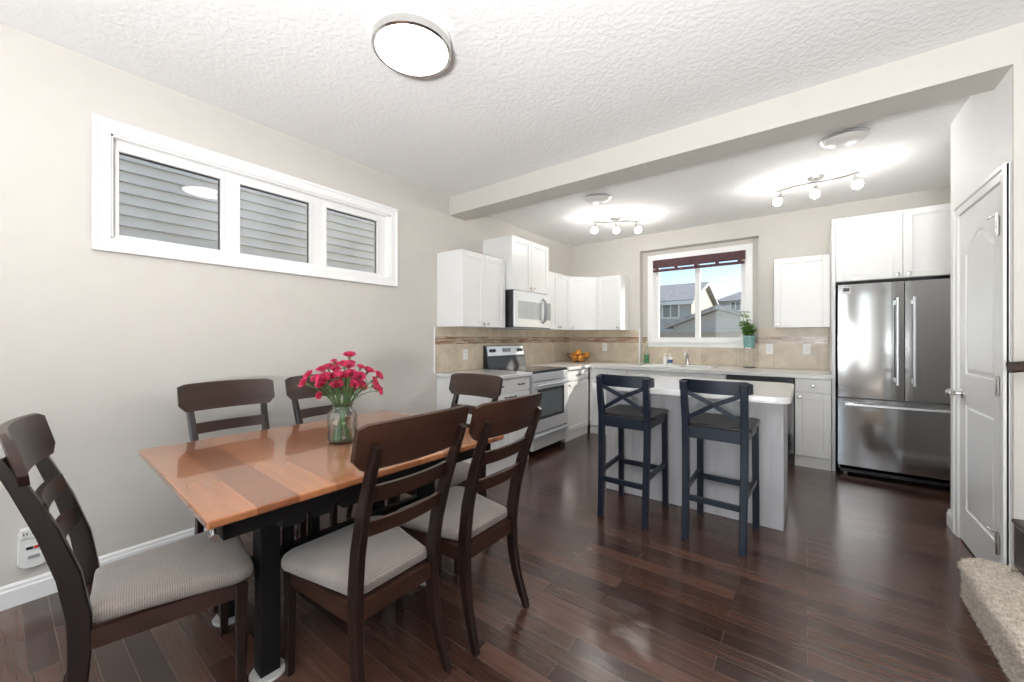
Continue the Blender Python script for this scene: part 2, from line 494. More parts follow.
# ------------------------------------------------------------------ mesh helpers
class MB:
    """collects shapes and builds them as ONE mesh object"""

    def __init__(s):
        s.bm = bmesh.new()

    def _xf(s, vs, mat):
        if mat is not None:
            for v in vs:
                v.co = mat @ v.co

    def box(s, x0, x1, y0, y1, z0, z1, bev=0.0, seg=2, mat=None):
        r = bmesh.ops.create_cube(s.bm, size=1.0)
        vs_ = r['verts']
        for v in vs_:
            v.co = Vector((x0 + (v.co.x + .5) * (x1 - x0), y0 + (v.co.y + .5) * (y1 - y0), z0 + (v.co.z + .5) * (z1 - z0)))
        if bev > 0:
            es = list({e for v in vs_ for e in v.link_edges})
            rr = bmesh.ops.bevel(s.bm, geom=es, offset=bev, segments=seg, affect='EDGES', profile=0.5)
            vs_ = list({v for f in rr['faces'] for v in f.verts} | {v for v in vs_ if v.is_valid})
        s._xf(vs_, mat)
        return s

    def rings(s, rings, cap0=True, cap1=True, closed=True):
        rv = [[s.bm.verts.new(p) for p in r] for r in rings]
        n = len(rv[0])
        for a, b in zip(rv, rv[1:]):
            for i in range(n if closed else n - 1):
                j = (i + 1) % n
                try:
                    s.bm.faces.new((a[i], a[j], b[j], b[i]))
                except ValueError:
                    pass
        if closed and cap0:
            s.bm.faces.new(list(reversed(rv[0])))
        if closed and cap1:
            s.bm.faces.new(rv[-1])
        return s

    def tube(s, pts, r, seg=8, closed_ends=True):
        pts = [Vector(p) for p in pts]
        rad = r if isinstance(r, (list, tuple)) else [r] * len(pts)
        rings = []
        ref = None
        for i, p in enumerate(pts):
            t = (pts[min(i + 1, len(pts) - 1)] - pts[max(i - 1, 0)]).normalized()
            if ref is None:
                ref = t.orthogonal().normalized()
            else:
                ref = (ref - t * ref.dot(t)).normalized()
            b = t.cross(ref)
            rings.append([p + (ref * math.cos(2 * PI * k / seg) + b * math.sin(2 * PI * k / seg)) * rad[i] for k in range(seg)])
        return s.rings(rings, closed_ends, closed_ends)

    def bar(s, pts, w, d, side, bev=0.0):
        """rectangular section swept along pts; w along 'side', d across; w/d scalars or lists"""
        pts = [Vector(p) for p in pts]
        side = Vector(side).normalized()
        W = w if isinstance(w, (list, tuple)) else [w] * len(pts)
        D = d if isinstance(d, (list, tuple)) else [d] * len(pts)
        rings = []
        for i, p in enumerate(pts):
            t = (pts[min(i + 1, len(pts) - 1)] - pts[max(i - 1, 0)]).normalized()
            sd_ = (side - t * side.dot(t)).normalized()
            o = t.cross(sd_)
            a, b = W[i] / 2, D[i] / 2
            c = min(bev, a * .8, b * .8)
            if c > 0:
                q = [(a - c, b), (a, b - c), (a, -b + c), (a - c, -b), (-a + c, -b), (-a, -b + c), (-a, b - c), (-a + c, b)]
            else:
                q = [(a, b), (a, -b), (-a, -b), (-a, b)]
            rings.append([p + sd_ * u + o * v for u, v in q])
        return s.rings(rings)

    def lathe(s, prof, seg=24, c=(0, 0, 0), mat=None, arc=None):
        c = Vector(c)
        rings = []
        for r, z in prof:
            rings.append([Vector((max(r, 1e-4) * math.cos(2 * PI * k / seg), max(r, 1e-4) * math.sin(2 * PI * k / seg), z)) for k in range(seg)])
        for rg in rings:
            for i, p in enumerate(rg):
                rg[i] = (mat @ p if mat is not None else p) + c
        return s.rings(rings)

    def prism(s, poly, fn, d0, d1):
        """polygon (a,b) extruded from d0 to d1, fn(a,b,d) -> point"""
        return s.rings([[Vector(fn(a, b, d0)) for a, b in poly], [Vector(fn(a, b, d1)) for a, b in poly]])

    def ball(s, c, r, sc=(1, 1, 1), u=16, v=10):
        rr = bmesh.ops.create_uvsphere(s.bm, u_segments=u, v_segments=v, radius=r)
        for q in rr['verts']:
            q.co = Vector((q.co.x * sc[0], q.co.y * sc[1], q.co.z * sc[2])) + Vector(c)
        return s

    def build(s, name, m, parent=None, loc=(0, 0, 0), rot=(0, 0, 0), smooth=None, label=None):
        bmesh.ops.recalc_face_normals(s.bm, faces=s.bm.faces[:])
        me = bpy.data.meshes.new(name)
        s.bm.to_mesh(me)
        s.bm.free()
        if smooth:
            for p in me.polygons:
                p.use_smooth = True
            me.set_sharp_from_angle(angle=R(smooth))
        me.materials.append(m)
        o = bpy.data.objects.new(name, me)
        COL.objects.link(o)
        o.location = loc
        o.rotation_euler = rot
        if parent is not None:
            o.parent = parent
        if label:
            o['label'] = label
        return o


def tag(o, label, cat, group=None, kind=None):
    o['label'] = label
    o['category'] = cat
    if group:
        o['group'] = group
    if kind:
        o['kind'] = kind
    return o


def thing(name, label, cat, loc=(0, 0, 0), rz=0.0, group=None):
    o = bpy.data.objects.new(name, None)
    o.empty_display_size = 0.1
    COL.objects.link(o)
    o.location = loc
    o.rotation_euler = (0, 0, rz)
    return tag(o, label, cat, group)


def struct(o):
    o['kind'] = 'structure'
    return o


def dup(o, parent=None):
    c = o.copy()
    COL.objects.link(c)
    if parent is not None:
        c.parent = parent
    for ch in list(o.children):
        dup(ch, c)
    return c


def rects(a0, a1, b0, b1, holes):
    """split rectangle into pieces around holes (a0,a1,b0,b1)"""
    out = []
    xs = sorted({a0, a1} | {h[0] for h in holes} | {h[1] for h in holes})
    for u, v in zip(xs, xs[1:]):
        hs = sorted([h for h in holes if h[0] < v - 1e-6 and h[1] > u + 1e-6], key=lambda h: h[2])
        z = b0
        for h in hs:
            if h[2] > z + 1e-6:
                out.append((u, v, z, h[2]))
            z = h[3]
        if z < b1 - 1e-6:
            out.append((u, v, z, b1))
    return out


# ------------------------------------------------------------------ room constants
XL = -3.01          # left wall
YB = 5.50           # back wall
ZC = 2.743          # dining ceiling
ZK = 2.715          # kitchen ceiling
YF = -4.2           # rear wall behind the camera
XR = 4.6            # far right wall
YP0, YP1 = 2.894, 3.91   # pantry wall span
XP = 0.775          # pantry wall face
XA = 1.20           # right side of the fridge alcove

# ------------------------------------------------------------------ room shell
struct(MB().box(XL - .2, XR + .2, YF - .2, YB + .3, -.12, 0).build('floor', M['floor']))
c = MB().box(XL - .2, XR + .2, YF - .2, 3.0, ZC, ZC + .3).box(XL - .2, XR + .2, 3.0, YB + .3, ZK, ZC + .3)
struct(c.build('ceiling', M['ceiling']))
# the storey above, unseen; added to keep sun off the neighbour's siding
struct(MB().box(XL - .16, XR + .16, YF - .16, YB + .28, ZC + .3, 4.65).build('wall_upper', M['neigh_siding']))
# dropped beam between dining room and kitchen
struct(MB().box(XL, XR, YP0, 3.135, 2.56, ZC).build('trim_1', M['wall'], label='greige dropped beam between dining room and kitchen ceilings'))

WIN_L = (0.39, 2.16, 1.81, 2.37)
b_ = MB()
for a0, a1, z0, z1 in rects(YF - .2, YB + .2, 0, ZC, [WIN_L]):
    b_.box(XL - .16, XL, a0, a1, z0, z1)
struct(b_.build('wall_left', M['wall']))
# back wall with a shallow recess for the kitchen window
RX0, RX1, RZ1, YR = -1.885, -0.465, 2.49, 5.62
b_ = MB()
for a0, a1, z0, z1 in rects(XL - .2, XR, 0, ZC, [(RX0, RX1, 0, RZ1)]):
    b_.box(a0, a1, YB, YR, z0, z1)
KW = (-1.735, -0.61, 1.225, 2.35)
for a0, a1, z0, z1 in rects(XL - .2, XR, 0, ZC, [KW]):
    b_.box(a0, a1, YR, YR + .16, z0, z1)
struct(b_.build('wall_back', M['wall']))
# rear wall with two big windows, right wall with one
b_ = MB()
for a0, a1, z0, z1 in rects(XL - .2, XR + .2, 0, ZC, [(-2.7, .3, .4, 2.5), (1.02, 1.32, .4, 2.5)]):
    b_.box(a0, a1, YF - .16, YF, z0, z1)
struct(b_.build('wall_rear', M['wall']))
b_ = MB()
for a0, a1, z0, z1 in rects(YF, YB, 0, ZC, [(-2.9, -.3, .5, 2.5)]):
    b_.box(XR, XR + .16, a0, a1, z0, z1)
struct(b_.build('wall_right', M['wall']))
# pantry block: the white face with the door opening, and the returns
DY0, DY1, DZ = 3.0, 3.70, 2.045
b_ = MB()
for a0, a1, z0, z1 in rects(YP0 + .012, YP1, 0, 2.56, [(DY0, DY1, -.01, DZ)]):
    b_.box(XP, XP + .115, a0, a1, z0, z1)
b_.box(XP, XP + .115, 3.135, YP1, 2.56, ZK)
struct(b_.build('wall_pantry', M['wall_white']))
struct(MB().box(XP + .115, XR, YP0, YP0 + .115, 0, 2.56).box(XP, XP + .115, YP0, YP0 + .012, 0, 2.56).build('wall_stair', M['wall']))
struct(MB().box(XP + .115, XA + .1, YP1 - .115, YP1, 0, ZK).box(XA, XA + .1, YP1, YB, 0, ZK).build('wall_alcove', M['wall_white']))


def base_board(name, pts, m=M['trim']):
    """moulded baseboard along straight runs; each run (p, q, normal)"""
    b = MB()
    for p, q, n in pts:
        p, q, n = Vector((*p, 0)), Vector((*q, 0)), Vector((*n, 0))
        prof = [(0, 0), (.016, 0), (.016, .078), (.011, .086), (.011, .097), (.005, .107), (0, .107)]
        b.rings([[e + n * d + Vector((0, 0, z)) for d, z in prof] for e in (p, q)])
    return struct(b.build(name, m))


base_board('baseboard_left', [((XL, YF), (XL, 2.70), (1, 0))])
base_board('baseboard_pantry', [((XP, YP0), (XP, 2.93), (-1, 0)), ((XP, 3.77), (XP, YP1 + .016), (-1, 0)), ((XP, YP1), (XA, YP1), (0, 1))])
base_board('baseboard_stair', [((.80, YP0), (XR, YP0), (0, -1))])

# ------------------------------------------------------------------ left transom window (three lights)
wl = MB()
T = .072  # casing
y0, y1, z0, z1 = .314, 2.235, 1.735, 2.445
X = XL
for (a0, a1, c0, c1) in ((y0, y1, z1 - T, z1), (y0, y1, z0, z0 + T), (y0, y0 + T, z0 + T, z1 - T), (y1 - T, y1, z0 + T, z1 - T)):
    wl.box(X, X + .018, a0, a1, c0, c1, .003)
t2 = .022
for (a0, a1, c0, c1) in ((y0, y1, z1 - t2, z1), (y0, y1, z0, z0 + t2), (y0, y0 + t2, z0 + t2, z1 - t2), (y1 - t2, y1, z0 + t2, z1 - t2)):
    wl.box(X, X + .027, a0, a1, c0, c1, .004)
# jamb liner
for (a0, a1, c0, c1) in ((y0 + T, y1 - T, z1 - T - .01, z1 - T), (y0 + T, y1 - T, z0 + T, z0 + T + .01), (y0 + T, y0 + T + .01, z0 + T, z1 - T), (y1 - T - .01, y1 - T, z0 + T, z1 - T)):
    wl.box(X - .11, X + .004, a0, a1, c0, c1)
wl = struct(wl.build('window_1', M['trim']))
fr = MB()
PA = [(.425, .895), (1.005, 1.465), (1.60, 2.055)]
pz0, pz1 = 1.842, 2.305
for a0, a1, c0, c1 in rects(y0 + T, y1 - T, z0 + T, z1 - T, [(p[0], p[1], pz0, pz1) for p in PA]):
    fr.box(X - .085, X - .045, a0, a1, c0, c1)
for p in PA:   # raised sash beads
    for (a0, a1, c0, c1) in ((p[0] - .02, p[1] + .02, pz1, pz1 + .02), (p[0] - .02, p[1] + .02, pz0 - .02, pz0), (p[0] - .02, p[0], pz0, pz1), (p[1], p[1] + .02, pz0, pz1)):
        fr.box(X - .05, X - .035, a0, a1, c0, c1, .003)
fr.build('window_frame', M['vinyl'], wl)
for p in PA:
    MB().box(X - .071, X - .065, p[0] - .004, p[1] + .004, pz0 - .004, pz1 + .004).build('glass_pane', M['glass'], wl)
    g = MB()
    for (a0, a1, c0, c1) in ((p[0], p[1], pz1 - .007, pz1), (p[1] - .006, p[1], pz0, pz1)):
        g.box(X - .062, X - .055, a0, a1, c0, c1)
    g.build('gasket', M['black_plastic'], wl)

# ------------------------------------------------------------------ kitchen window
kx0, kx1, kz0, kz1 = -1.812, -.535, 1.146, 2.43
kw = MB()
T = .075
for (a0, a1, c0, c1) in ((kx0, kx1, kz1 - T, kz1), (kx0, kx1, kz0, kz0 + T), (kx0, kx0 + T, kz0 + T, kz1 - T), (kx1 - T, kx1, kz0 + T, kz1 - T)):
    kw.box(a0, a1, YR - .02, YR, c0, c1, .004)
kw.box(kx0 - .01, kx1 + .01, YR - .045, YR, kz0 + .055, kz0 + .078, .004)     # stool ledge
for (a0, a1, c0, c1) in ((kx0 + T, kx1 - T, kz1 - T - .012, kz1 - T), (kx0 + T, kx0 + T + .012, kz0 + T, kz1 - T), (kx1 - T - .012, kx1 - T, kz0 + T, kz1 - T), (kx0 + T, kx1 - T, kz0 + T, kz0 + T + .012)):
    kw.box(a0, a1, YR, YR + .10, c0, c1)
kw = struct(kw.build('window_2', M['trim']))
fr = MB()
fx0, fx1, fz0, fz1 = kx0 + T + .012, kx1 - T - .012, kz0 + T + .012, kz1 - T - .012
GL = [(fx0 + .045, -1.205, fz0 + .045, fz1 - .045), (-1.145, fx1 - .045, fz0 + .045, fz1 - .045)]
for a0, a1, c0, c1 in rects(fx0, fx1, fz0, fz1, GL):
    fr.box(a0, a1, YR + .06, YR + .11, c0, c1)
fr.build('window_frame', M['vinyl'], kw)
for g in GL:
    MB().box(g[0] - .003, g[1] + .003, YR + .083, YR + .089, g[2] - .003, g[3] + .003).build('glass_pane', M['kitchen_glass'], kw)
# rear windows (behind the camera)
for i, (a0, a1) in enumerate(((-2.7, .3), (1.02, 1.32))):
    f = MB()
    hs = [(a0 + .07, (a0 + a1) / 2 - .04, .47, 2.43), ((a0 + a1) / 2 + .04, a1 - .07, .47, 2.43)] if i == 0 else [(a0 + .04, a1 - .04, .47, 2.43)]
    for q0, q1, c0, c1 in rects(a0, a1, .4, 2.5, hs):
        f.box(q0, q1, YF - .1, YF - .02, c0, c1)
    struct(f.build('window_%d' % (i + 3), M['vinyl']))
f = MB()
for q0, q1, c0, c1 in rects(-2.9, -.3, .5, 2.5, [(-2.83, -1.64, .57, 2.43), (-1.56, -.37, .57, 2.43)]):
    f.box(XR + .02, XR + .1, q0, q1, c0, c1)
struct(f.build('window_5', M['vinyl']))
# woven shade rolled up at the head of the kitchen window
bl = thing('roman_shade', 'plum brown woven shade bunched at the head of the kitchen window', 'blind', (-1.172, YR - .012, 2.30))
q = MB().box(-.56, .56, -.030, .008, -.055, .055, .006)
q.build('shade_roll', M['blind'], bl)
q = MB()
for k in range(2):
    q.box(-.555, .555, -.04 + .012 * k, -.03 + .012 * k, -.115 + .008 * k, -.085 + .008 * k, .004)
q.build('bottom_fold', M['blind'], bl)
for x in (-.50, -.25, 0, .25, .50):
    MB().box(x - .022, x + .022, -.036, -.028, -.095, -.04, .002).build('hanging_tape', M['blind'], bl)

# ------------------------------------------------------------------ pantry door
d = MB()
dy0, dy1 = DY0 + .012, DY1 - .012
xd = XP - .003
L = dy1 - dy0
# slab with two moulded panels (arched upper)
d.box(xd + .008, xd + .043, dy0, dy1, .012, DZ - .008)


def panel_poly(a0, a1, c0, c1, arch):
    p = [(a0, c0), (a1, c0), (a1, c1)]
    if arch:
        n = 10
        for k in range(1, n):
            t = k / n
            p.append((a1 + (a0 - a1) * t, c1 + arch * math.sin(PI * t) ** 1.3))
    p.append((a0, c1))
    return p


st = .105
frame_holes = [(dy0 + st, dy1 - st, .22, .86, 0), (dy0 + st, dy1 - st, 1.05, 1.78, .11)]
for a0, a1, c0, c1 in rects(dy0, dy1, .012, DZ - .008, [(h[0], h[1], h[2], h[3]) for h in frame_holes]):
    if not (a0 >= dy0 + st - 1e-4 and a1 <= dy1 - st + 1e-4 and c0 > 1.7):
        d.box(xd, xd + .012, a0, a1, c0, c1)
# head piece with the arch cut into it
arc = panel_poly(dy0 + st, dy1 - st, 1.05, 1.78, .11)[2:]
top = [(dy0 + st, DZ - .008)] + [(a, c) for a, c in reversed(arc)] + [(dy1 - st, DZ - .008)]
d.prism(top, lambda a, c, e: (e, a, c), xd, xd + .012)
# raised fields
for a0, a1, c0, c1, ar in frame_holes:
    po = panel_poly(a0 + .004, a1 - .004, c0 + .004, c1 - .004, ar)
    pi = panel_poly(a0 + .035, a1 - .035, c0 + .035, c1 - .02, ar * .8)
    d.rings([[Vector((xd + .010, a, c)) for a, c in po], [Vector((xd + .002, a, c)) for a, c in pi]], cap0=False)
door = struct(d.build('door_1', M['trim']))
# casing
cs = MB()
for (a0, a1, c0, c1) in ((DY0 - .068, DY0, 0, DZ + .068), (DY1, DY1 + .068, 0, DZ + .068), (DY0, DY1, DZ, DZ + .068)):
    cs.box(XP - .014, XP, a0, a1, c0, c1, .003)
for (a0, a1, c0, c1) in ((DY0 - .068, DY0 - .045, 0, DZ + .068), (DY1 + .045, DY1 + .068, 0, DZ + .068), (DY0 - .045, DY1 + .045, DZ + .045, DZ + .068)):
    cs.box(XP - .022, XP, a0, a1, c0, c1, .004)
for (a0, a1, c0, c1) in ((DY0, DY0 + .01, 0, DZ), (DY1 - .01, DY1, 0, DZ), (DY0, DY1, DZ - .006, DZ)):
    cs.box(XP - .002, XP + .115, a0, a1, c0, c1)
struct(cs.build('trim_2', M['trim'], label='white door casing around the pantry door'))
kn = MB()
rot90 = Matrix.Rotation(R(-90), 3, 'Y')
kn.lathe([(.0, 0), (.031, 0), (.031, .006), (.012, .012), (.010, .032), (.020, .040), (.027, .052), (.026, .064), (.016, .072), (0, .074)], 20, (xd, dy1 - .06, .925), rot90)
kn.build('door_knob', M['chrome'], door, smooth=40, label='satin nickel door knob')
for z in (.24, 1.03, 1.83):
    h = MB().box(xd - .018, xd + .002, dy0 - .004, dy0 + .03, z - .045, z + .045, .002)
    h.tube([(xd - .016, dy0 + .004, z - .05), (xd - .016, dy0 + .004, z + .05)], .007, 10)
    if z != 1.03:   # hinge pin stop
        h.tube([(xd - .016, dy0 + .004, z + .05), (xd - .016, dy0 + .004, z + .065)], .005, 8)
        h.tube([(xd - .016, dy0 + .004, z + .055), (xd - .028, dy0 + .05, z + .055), (xd - .03, dy0 + .085, z + .052)], .004, 8)
    h.build('hinge', M['chrome'], door, label='satin nickel hinge' if z == 1.03 else 'satin nickel hinge with pin stop')

# ------------------------------------------------------------------ backsplash
CT = .915
bs = MB()
bs.box(XL, XL + .008, 2.69, YB, CT, 1.205).box(XL, XL + .008, 2.69, YB, 1.285, 1.382)
struct(bs.build('trim_3', M['tile_y'], label='beige travertine tile backsplash on the left kitchen wall'))
struct(MB().box(XL, XL + .0095, 2.69, YB, 1.205, 1.285).build('trim_4', M['mosaic_y'], label='thin glass mosaic band in the left backsplash'))
bs = MB()
for z0_, z1_ in ((CT, 1.205), (1.285, 1.382)):
    bs.box(XL + .008, RX0, YB - .008, YB, z0_, z1_)
    bs.box(RX1, .192, YB - .008, YB, z0_, z1_)
bs.box(RX0, RX1, YR - .008, YR, CT, 1.15)
bs.box(RX0, kx0, YR - .008, YR, 1.15, 1.205).box(kx1, RX1, YR - .008, YR, 1.15, 1.205)
struct(bs.build('trim_5', M['tile_x'], label='beige travertine tile backsplash on the back wall'))
bs = MB()
bs.box(XL + .0095, RX0, YB - .0095, YB, 1.205, 1.285).box(RX1, .192, YB - .0095, YB, 1.205, 1.285)
bs.box(RX0, kx0, YR - .0095, YR, 1.205, 1.285).box(kx1, RX1, YR - .0095, YR, 1.205, 1.285)
struct(bs.build('trim_6', M['mosaic_x'], label='thin glass mosaic band in the back wall backsplash'))
bs = MB()
bs.box(RX0 - .012, RX0 + .002, YB - .011, YB + .002, CT, 1.40)
bs.box(XL, XL + .011, 2.682, 2.692, CT, 1.382)
struct(bs.build('trim_7', M['trim'], label='pale metal edge strip of the tiled backsplash'))


# ------------------------------------------------------------------ cabinets
def door_mesh(wd, ht, rail=.058, bead=False, t=.019):
    b = MB()
    for (a0, a1, c0, c1) in ((0, rail, 0, ht), (wd - rail, wd, 0, ht), (rail, wd - rail, 0, rail), (rail, wd - rail, ht - rail, ht)):
        b.box(a0, a1, -t, 0, c0, c1, .0025, 1)
    if bead:
        b.box(rail, wd - rail, -t + .012, -.002, rail, ht - rail)
        n = max(3, int((wd - 2 * rail) / .042))
        s_ = (wd - 2 * rail) / n
        for k in range(n):
            b.box(rail + k * s_ + .002, rail + (k + 1) * s_ - .002, -t + .007, -t + .013, rail, ht - rail)
    else:
        b.box(rail, wd - rail, -t + .010, -.002, rail, ht - rail)
        # inner bead
        q = .010
        for (a0, a1, c0, c1) in ((rail, rail + q, rail, ht - rail), (wd - rail - q, wd - rail, rail, ht - rail), (rail, wd - rail, rail, rail + q), (rail, wd - rail, ht - rail - q, ht - rail)):
            b.box(a0, a1, -t + .005, -t + .011, c0, c1)
    return b


def knob(parent, x, z, y=-.019):
    k = MB()
    k.lathe([(0, 0), (.007, 0), (.006, .010), (.012, .016), (.0155, .022), (.012, .029), (0, .031)], 12, (x, y, z), Matrix.Rotation(R(90), 3, 'X'))
    return k.build('knob', M['chrome'], parent, smooth=40)


def pull(parent, x, z, y=-.019, l=.095, m='dark_metal'):
    k = MB()
    k.tube([(x - l / 2, y, z), (x - l / 2 + .006, y - .02, z), (x - l / 4, y - .026, z), (x + l / 4, y - .026, z), (x + l / 2 - .006, y - .02, z), (x + l / 2, y, z)], .006, 8)
    return k.build('pull', M[m], parent, smooth=40)


def add_door(c, x, z, wd, ht, kx=None, kz=None, bead=False, name='door'):
    o = door_mesh(wd - .004, ht - .004, bead=bead).build(name, M['cab'], c, (x + .002, 0, z + .002))
    if kx is not None:
        knob(o, kx - x - .002, kz - z - .002)
    return o


def add_drawer(c, x, z, wd, ht, pl=None):
    b = MB().box(0, wd - .004, -.019, 0, 0, ht - .004, .004, 2)
    b.box(.018, wd - .022, -.021, -.017, .018, ht - .022, .002, 1)
    o = b.build('drawer', M['cab'], c, (x + .002, 0, z + .002))
    if pl == 'knob':
        knob(o, wd / 2, ht / 2, -.021)
    elif pl:
        pull(o, wd / 2, ht / 2, -.021)
    return o


def upper(label, loc, rz, wd, dp, ht, doors, group=None, crown=False):
    c = thing('wall_cabinet', label, 'cabinet', loc, rz, group)
    b = MB().box(0, wd, 0, dp, 0, ht, .002, 1)
    b.build('carcass', M['cab'], c)
    return c


G = R(90)
TH = .02
# left wall: local x -> +Y, front faces +X.  loc = front-left-bottom corner of the carcass
c = upper('white two-door wall cabinet on left wall, nearest the dining room', (XL + .36 - TH, 2.722, 1.382), G, .676, .34 - .002, .748, 2)
add_door(c, 0, 0, .338, .748, .303, .035)
add_door(c, .338, 0, .338, .748, .373, .035)
c = upper('taller white two-door wall cabinet mounted above the microwave', (XL + .43 - TH, 3.424, 1.805), G, .766, .408, .597, 2)
add_door(c, 0, 0, .383, .597, .345, .04)
add_door(c, .383, 0, .383, .597, .42, .04)
c = upper('narrow white two-door wall cabinet between microwave and corner cabinet', (XL + .36 - TH, 4.215, 1.382), G, .65, .338, .748, 2)
add_door(c, 0, 0, .325, .748, .295, .035)
add_door(c, .325, 0, .325, .748, .355, .035)
# diagonal corner cabinet
c = thing('corner_wall_cabinet', 'white diagonal wall cabinet in the back left corner above the fruit bowl', 'cabinet', (XL + .36 - TH + .002, 4.868, 1.382), R(45))
dl = math.hypot(.29, .27)
b_ = MB()
inv = Matrix.Rotation(-R(45), 3, 'Z')
org = Vector((XL + .342, 4.868, 0))
fp = [(XL + .342, 4.868), (XL + .342 + dl * .7071, 4.868 + dl * .7071), (XL + .342 + dl * .7071, YB - .001), (XL + .001, YB - .001), (XL + .001, 4.868)]
lp = [inv @ (Vector((x, y, 0)) - org) for x, y in fp]
b_.rings([[Vector((p.x, p.y, z)) for p in lp] for z in (0, .748)])
b_.build('carcass', M['cab'], c)
add_door(c, .004, 0, dl - .008, .748, .045, .035)
XE = XL + .342 + dl * .7071 + .003
c = upper('white single-door wall cabinet on back wall, just left of window', (XE, 5.16, 1.382), 0, -2.03 - XE, .338, .748, 1)
add_door(c, 0, 0, -2.03 - XE, .748, -2.03 - XE - .035, .035)
c = upper('white single-door wall cabinet on back wall between window and fridge', (-.292, 5.16, 1.382), 0, .478, .338, .748, 1)
add_door(c, 0, 0, .478, .748, .035, .035)
# fridge surround
pn = tag(MB().box(.188, .214, 4.84, YB - .001, 0.0, 2.405, .002, 1).build('fridge_end_panel', M['cab']), 'tall white end panel against the left side of fridge', 'panel')
c = upper('white two-door wall cabinet above the stainless fridge', (.216, 4.84, 1.80), 0, .95, .655, .60, 2)
add_door(c, 0, 0, .455, .60, .42, .035)
add_door(c, .455, 0, .455, .60, .49, .035)


def base(label, loc, rz, wd, dp, kick=True, low=0):
    c = thing('base_cabinet', label, 'cabinet', loc, rz)
    b = MB().box(0, wd, 0, dp, .10, low or CT - .041, .002, 1)
    if low:   # open-topped box around the sink basins
        b.box(0, wd, 0, .02, low, CT - .041).box(0, .02, .02, dp, low, CT - .041).box(wd - .02, wd, .02, dp, low, CT - .041)
    if kick:
        b.box(0, wd, .0, .02, .0, .10).box(0, .02, .02, dp, 0, .10).box(wd - .02, wd, .02, dp, 0, .1)
    b.build('carcass', M['cab'], c)
    return c


XFL = -2.333 - TH     # carcass front of left run
YFB = 4.808 + TH      # carcass front of back run
c = base('white base cabinet left of the stove with drawers and dark pulls', (XFL, 2.722, 0), G, .69, XFL - XL - .002)
for k in range(2):
    add_drawer(c, .345 * k, .735, .345, .135, 'pull')
    o = add_door(c, .345 * k, .11, .345, .62, bead=True)
    pull(o, .30 if k == 0 else .04, .58)
c = base('white base cabinet between stove and corner of counter', (XFL, 4.195, 0), G, .61, XFL - XL - .002)
add_drawer(c, .0, .735, .60, .135, 'pull')
add_door(c, 0, .11, .60, .62, .04, .69, bead=True)
c = base('white base cabinet on back run beside the inside corner', (-2.325, YFB, 0), 0, .50, YB - YFB - .002)
add_drawer(c, .0, .735, .50, .135, 'knob')
add_door(c, 0, .11, .50, .62, .45, .69, bead=True)
c = base('white sink base cabinet under the kitchen window', (-1.823, YFB, 0), 0, 1.115, YB - YFB - .002, low=.74)
add_drawer(c, .0, .735, 1.115, .135)
add_door(c, 0, .11, .557, .62, .52, .69, bead=True)
add_door(c, .558, .11, .557, .62, .595, .69, bead=True)
c = base('white base cabinet with drawer and beadboard door beside the fridge panel', (-.100, YFB, 0), 0, .284, YB - YFB - .002)
add_drawer(c, .0, .735, .284, .135, 'knob')
add_door(c, 0, .11, .284, .62, .04, .69, bead=True)


# worktops (one L-shaped slab interrupted by the stove)
def slab(b, poly, z0, z1):
    b.rings([[Vector((x, y, z0)) for x, y in poly], [Vector((x, y, z1 - .006)) for x, y in poly], ])
    return b


w1 = MB().box(XL + .009, -2.30, 2.70, 3.415, CT - .038, CT, .008)
tag(w1.build('worktop', M['counter']), 'short cream worktop section left of the stove', 'worktop')
SX0, SX1, SY0, SY1 = -1.66, -.90, 4.97, 5.37
w2 = MB()
w2.box(XL + .009, -2.30, 4.187, YB - .010, CT - .038, CT, .008)
for x0_, x1_, y0_, y1_ in rects(-2.31, .186, 4.78, YB - .010, [(SX0, SX1, SY0, SY1)]):
    w2.box(x0_, x1_, y0_, y1_, CT - .038, CT)
w2.box(RX0 + .001, RX1 - .001, YB - .010, YR - .010, CT - .038, CT)
tag(w2.build('worktop', M['counter']), 'long cream L-shaped worktop under the window and around the corner', 'worktop')
# sink
sk = thing('kitchen_sink', 'white drop-in double sink in the worktop below window', 'sink', (0, 0, 0))
q = MB()
for x0_, x1_, y0_, y1_ in rects(SX0 - .02, SX1 + .02, SY0 - .02, SY1 + .02, [(SX0 + .015, -1.29, SY0 + .015, SY1 - .07), (-1.26, SX1 - .015, SY0 + .015, SY1 - .07)]):
    q.box(x0_, x1_, y0_, y1_, CT + .001, CT + .009)
q.build('rim', M['white_plastic'], sk)
for x0_, x1_ in ((SX0 + .015, -1.29), (-1.26, SX1 - .015)):
    q = MB()
    ya, yb = SY0 + .015, SY1 - .07
    q.box(x0_, x1_, ya, yb, CT - .16, CT - .152)
    q.box(x0_, x0_ + .006, ya, yb, CT - .16, CT + .001).box(x1_ - .006, x1_, ya, yb, CT - .16, CT + .001)
    q.box(x0_, x1_, ya, ya + .006, CT - .16, CT + .001).box(x0_, x1_, yb - .006, yb, CT - .16, CT + .001)
    q.build('basin', M['white_plastic'], sk)
fc = thing('faucet', 'chrome single-lever kitchen faucet behind the sink', 'faucet', (-1.22, 5.335, CT + .009))
q = MB().lathe([(0, 0), (.03, 0), (.03, .012), (.022, .02), (.02, .10), (.024, .125), (.018, .14), (0, .142)], 18)
q.build('body', M['chrome'], fc, smooth=40)
q = MB().tube([(0, 0, .08), (0, -.05, .135), (0, -.11, .16), (0, -.16, .15), (0, -.175, .12)], [.014, .014, .013, .012, .013], 10)
q.build('spout', M['chrome'], fc, smooth=40)
q = MB().tube([(0, 0, .13), (.01, .0, .165), (.03, -.03, .19)], [.012, .009, .008], 10).ball((.03, -.03, .19), .011)
q.build('lever', M['chrome'], fc, smooth=40)

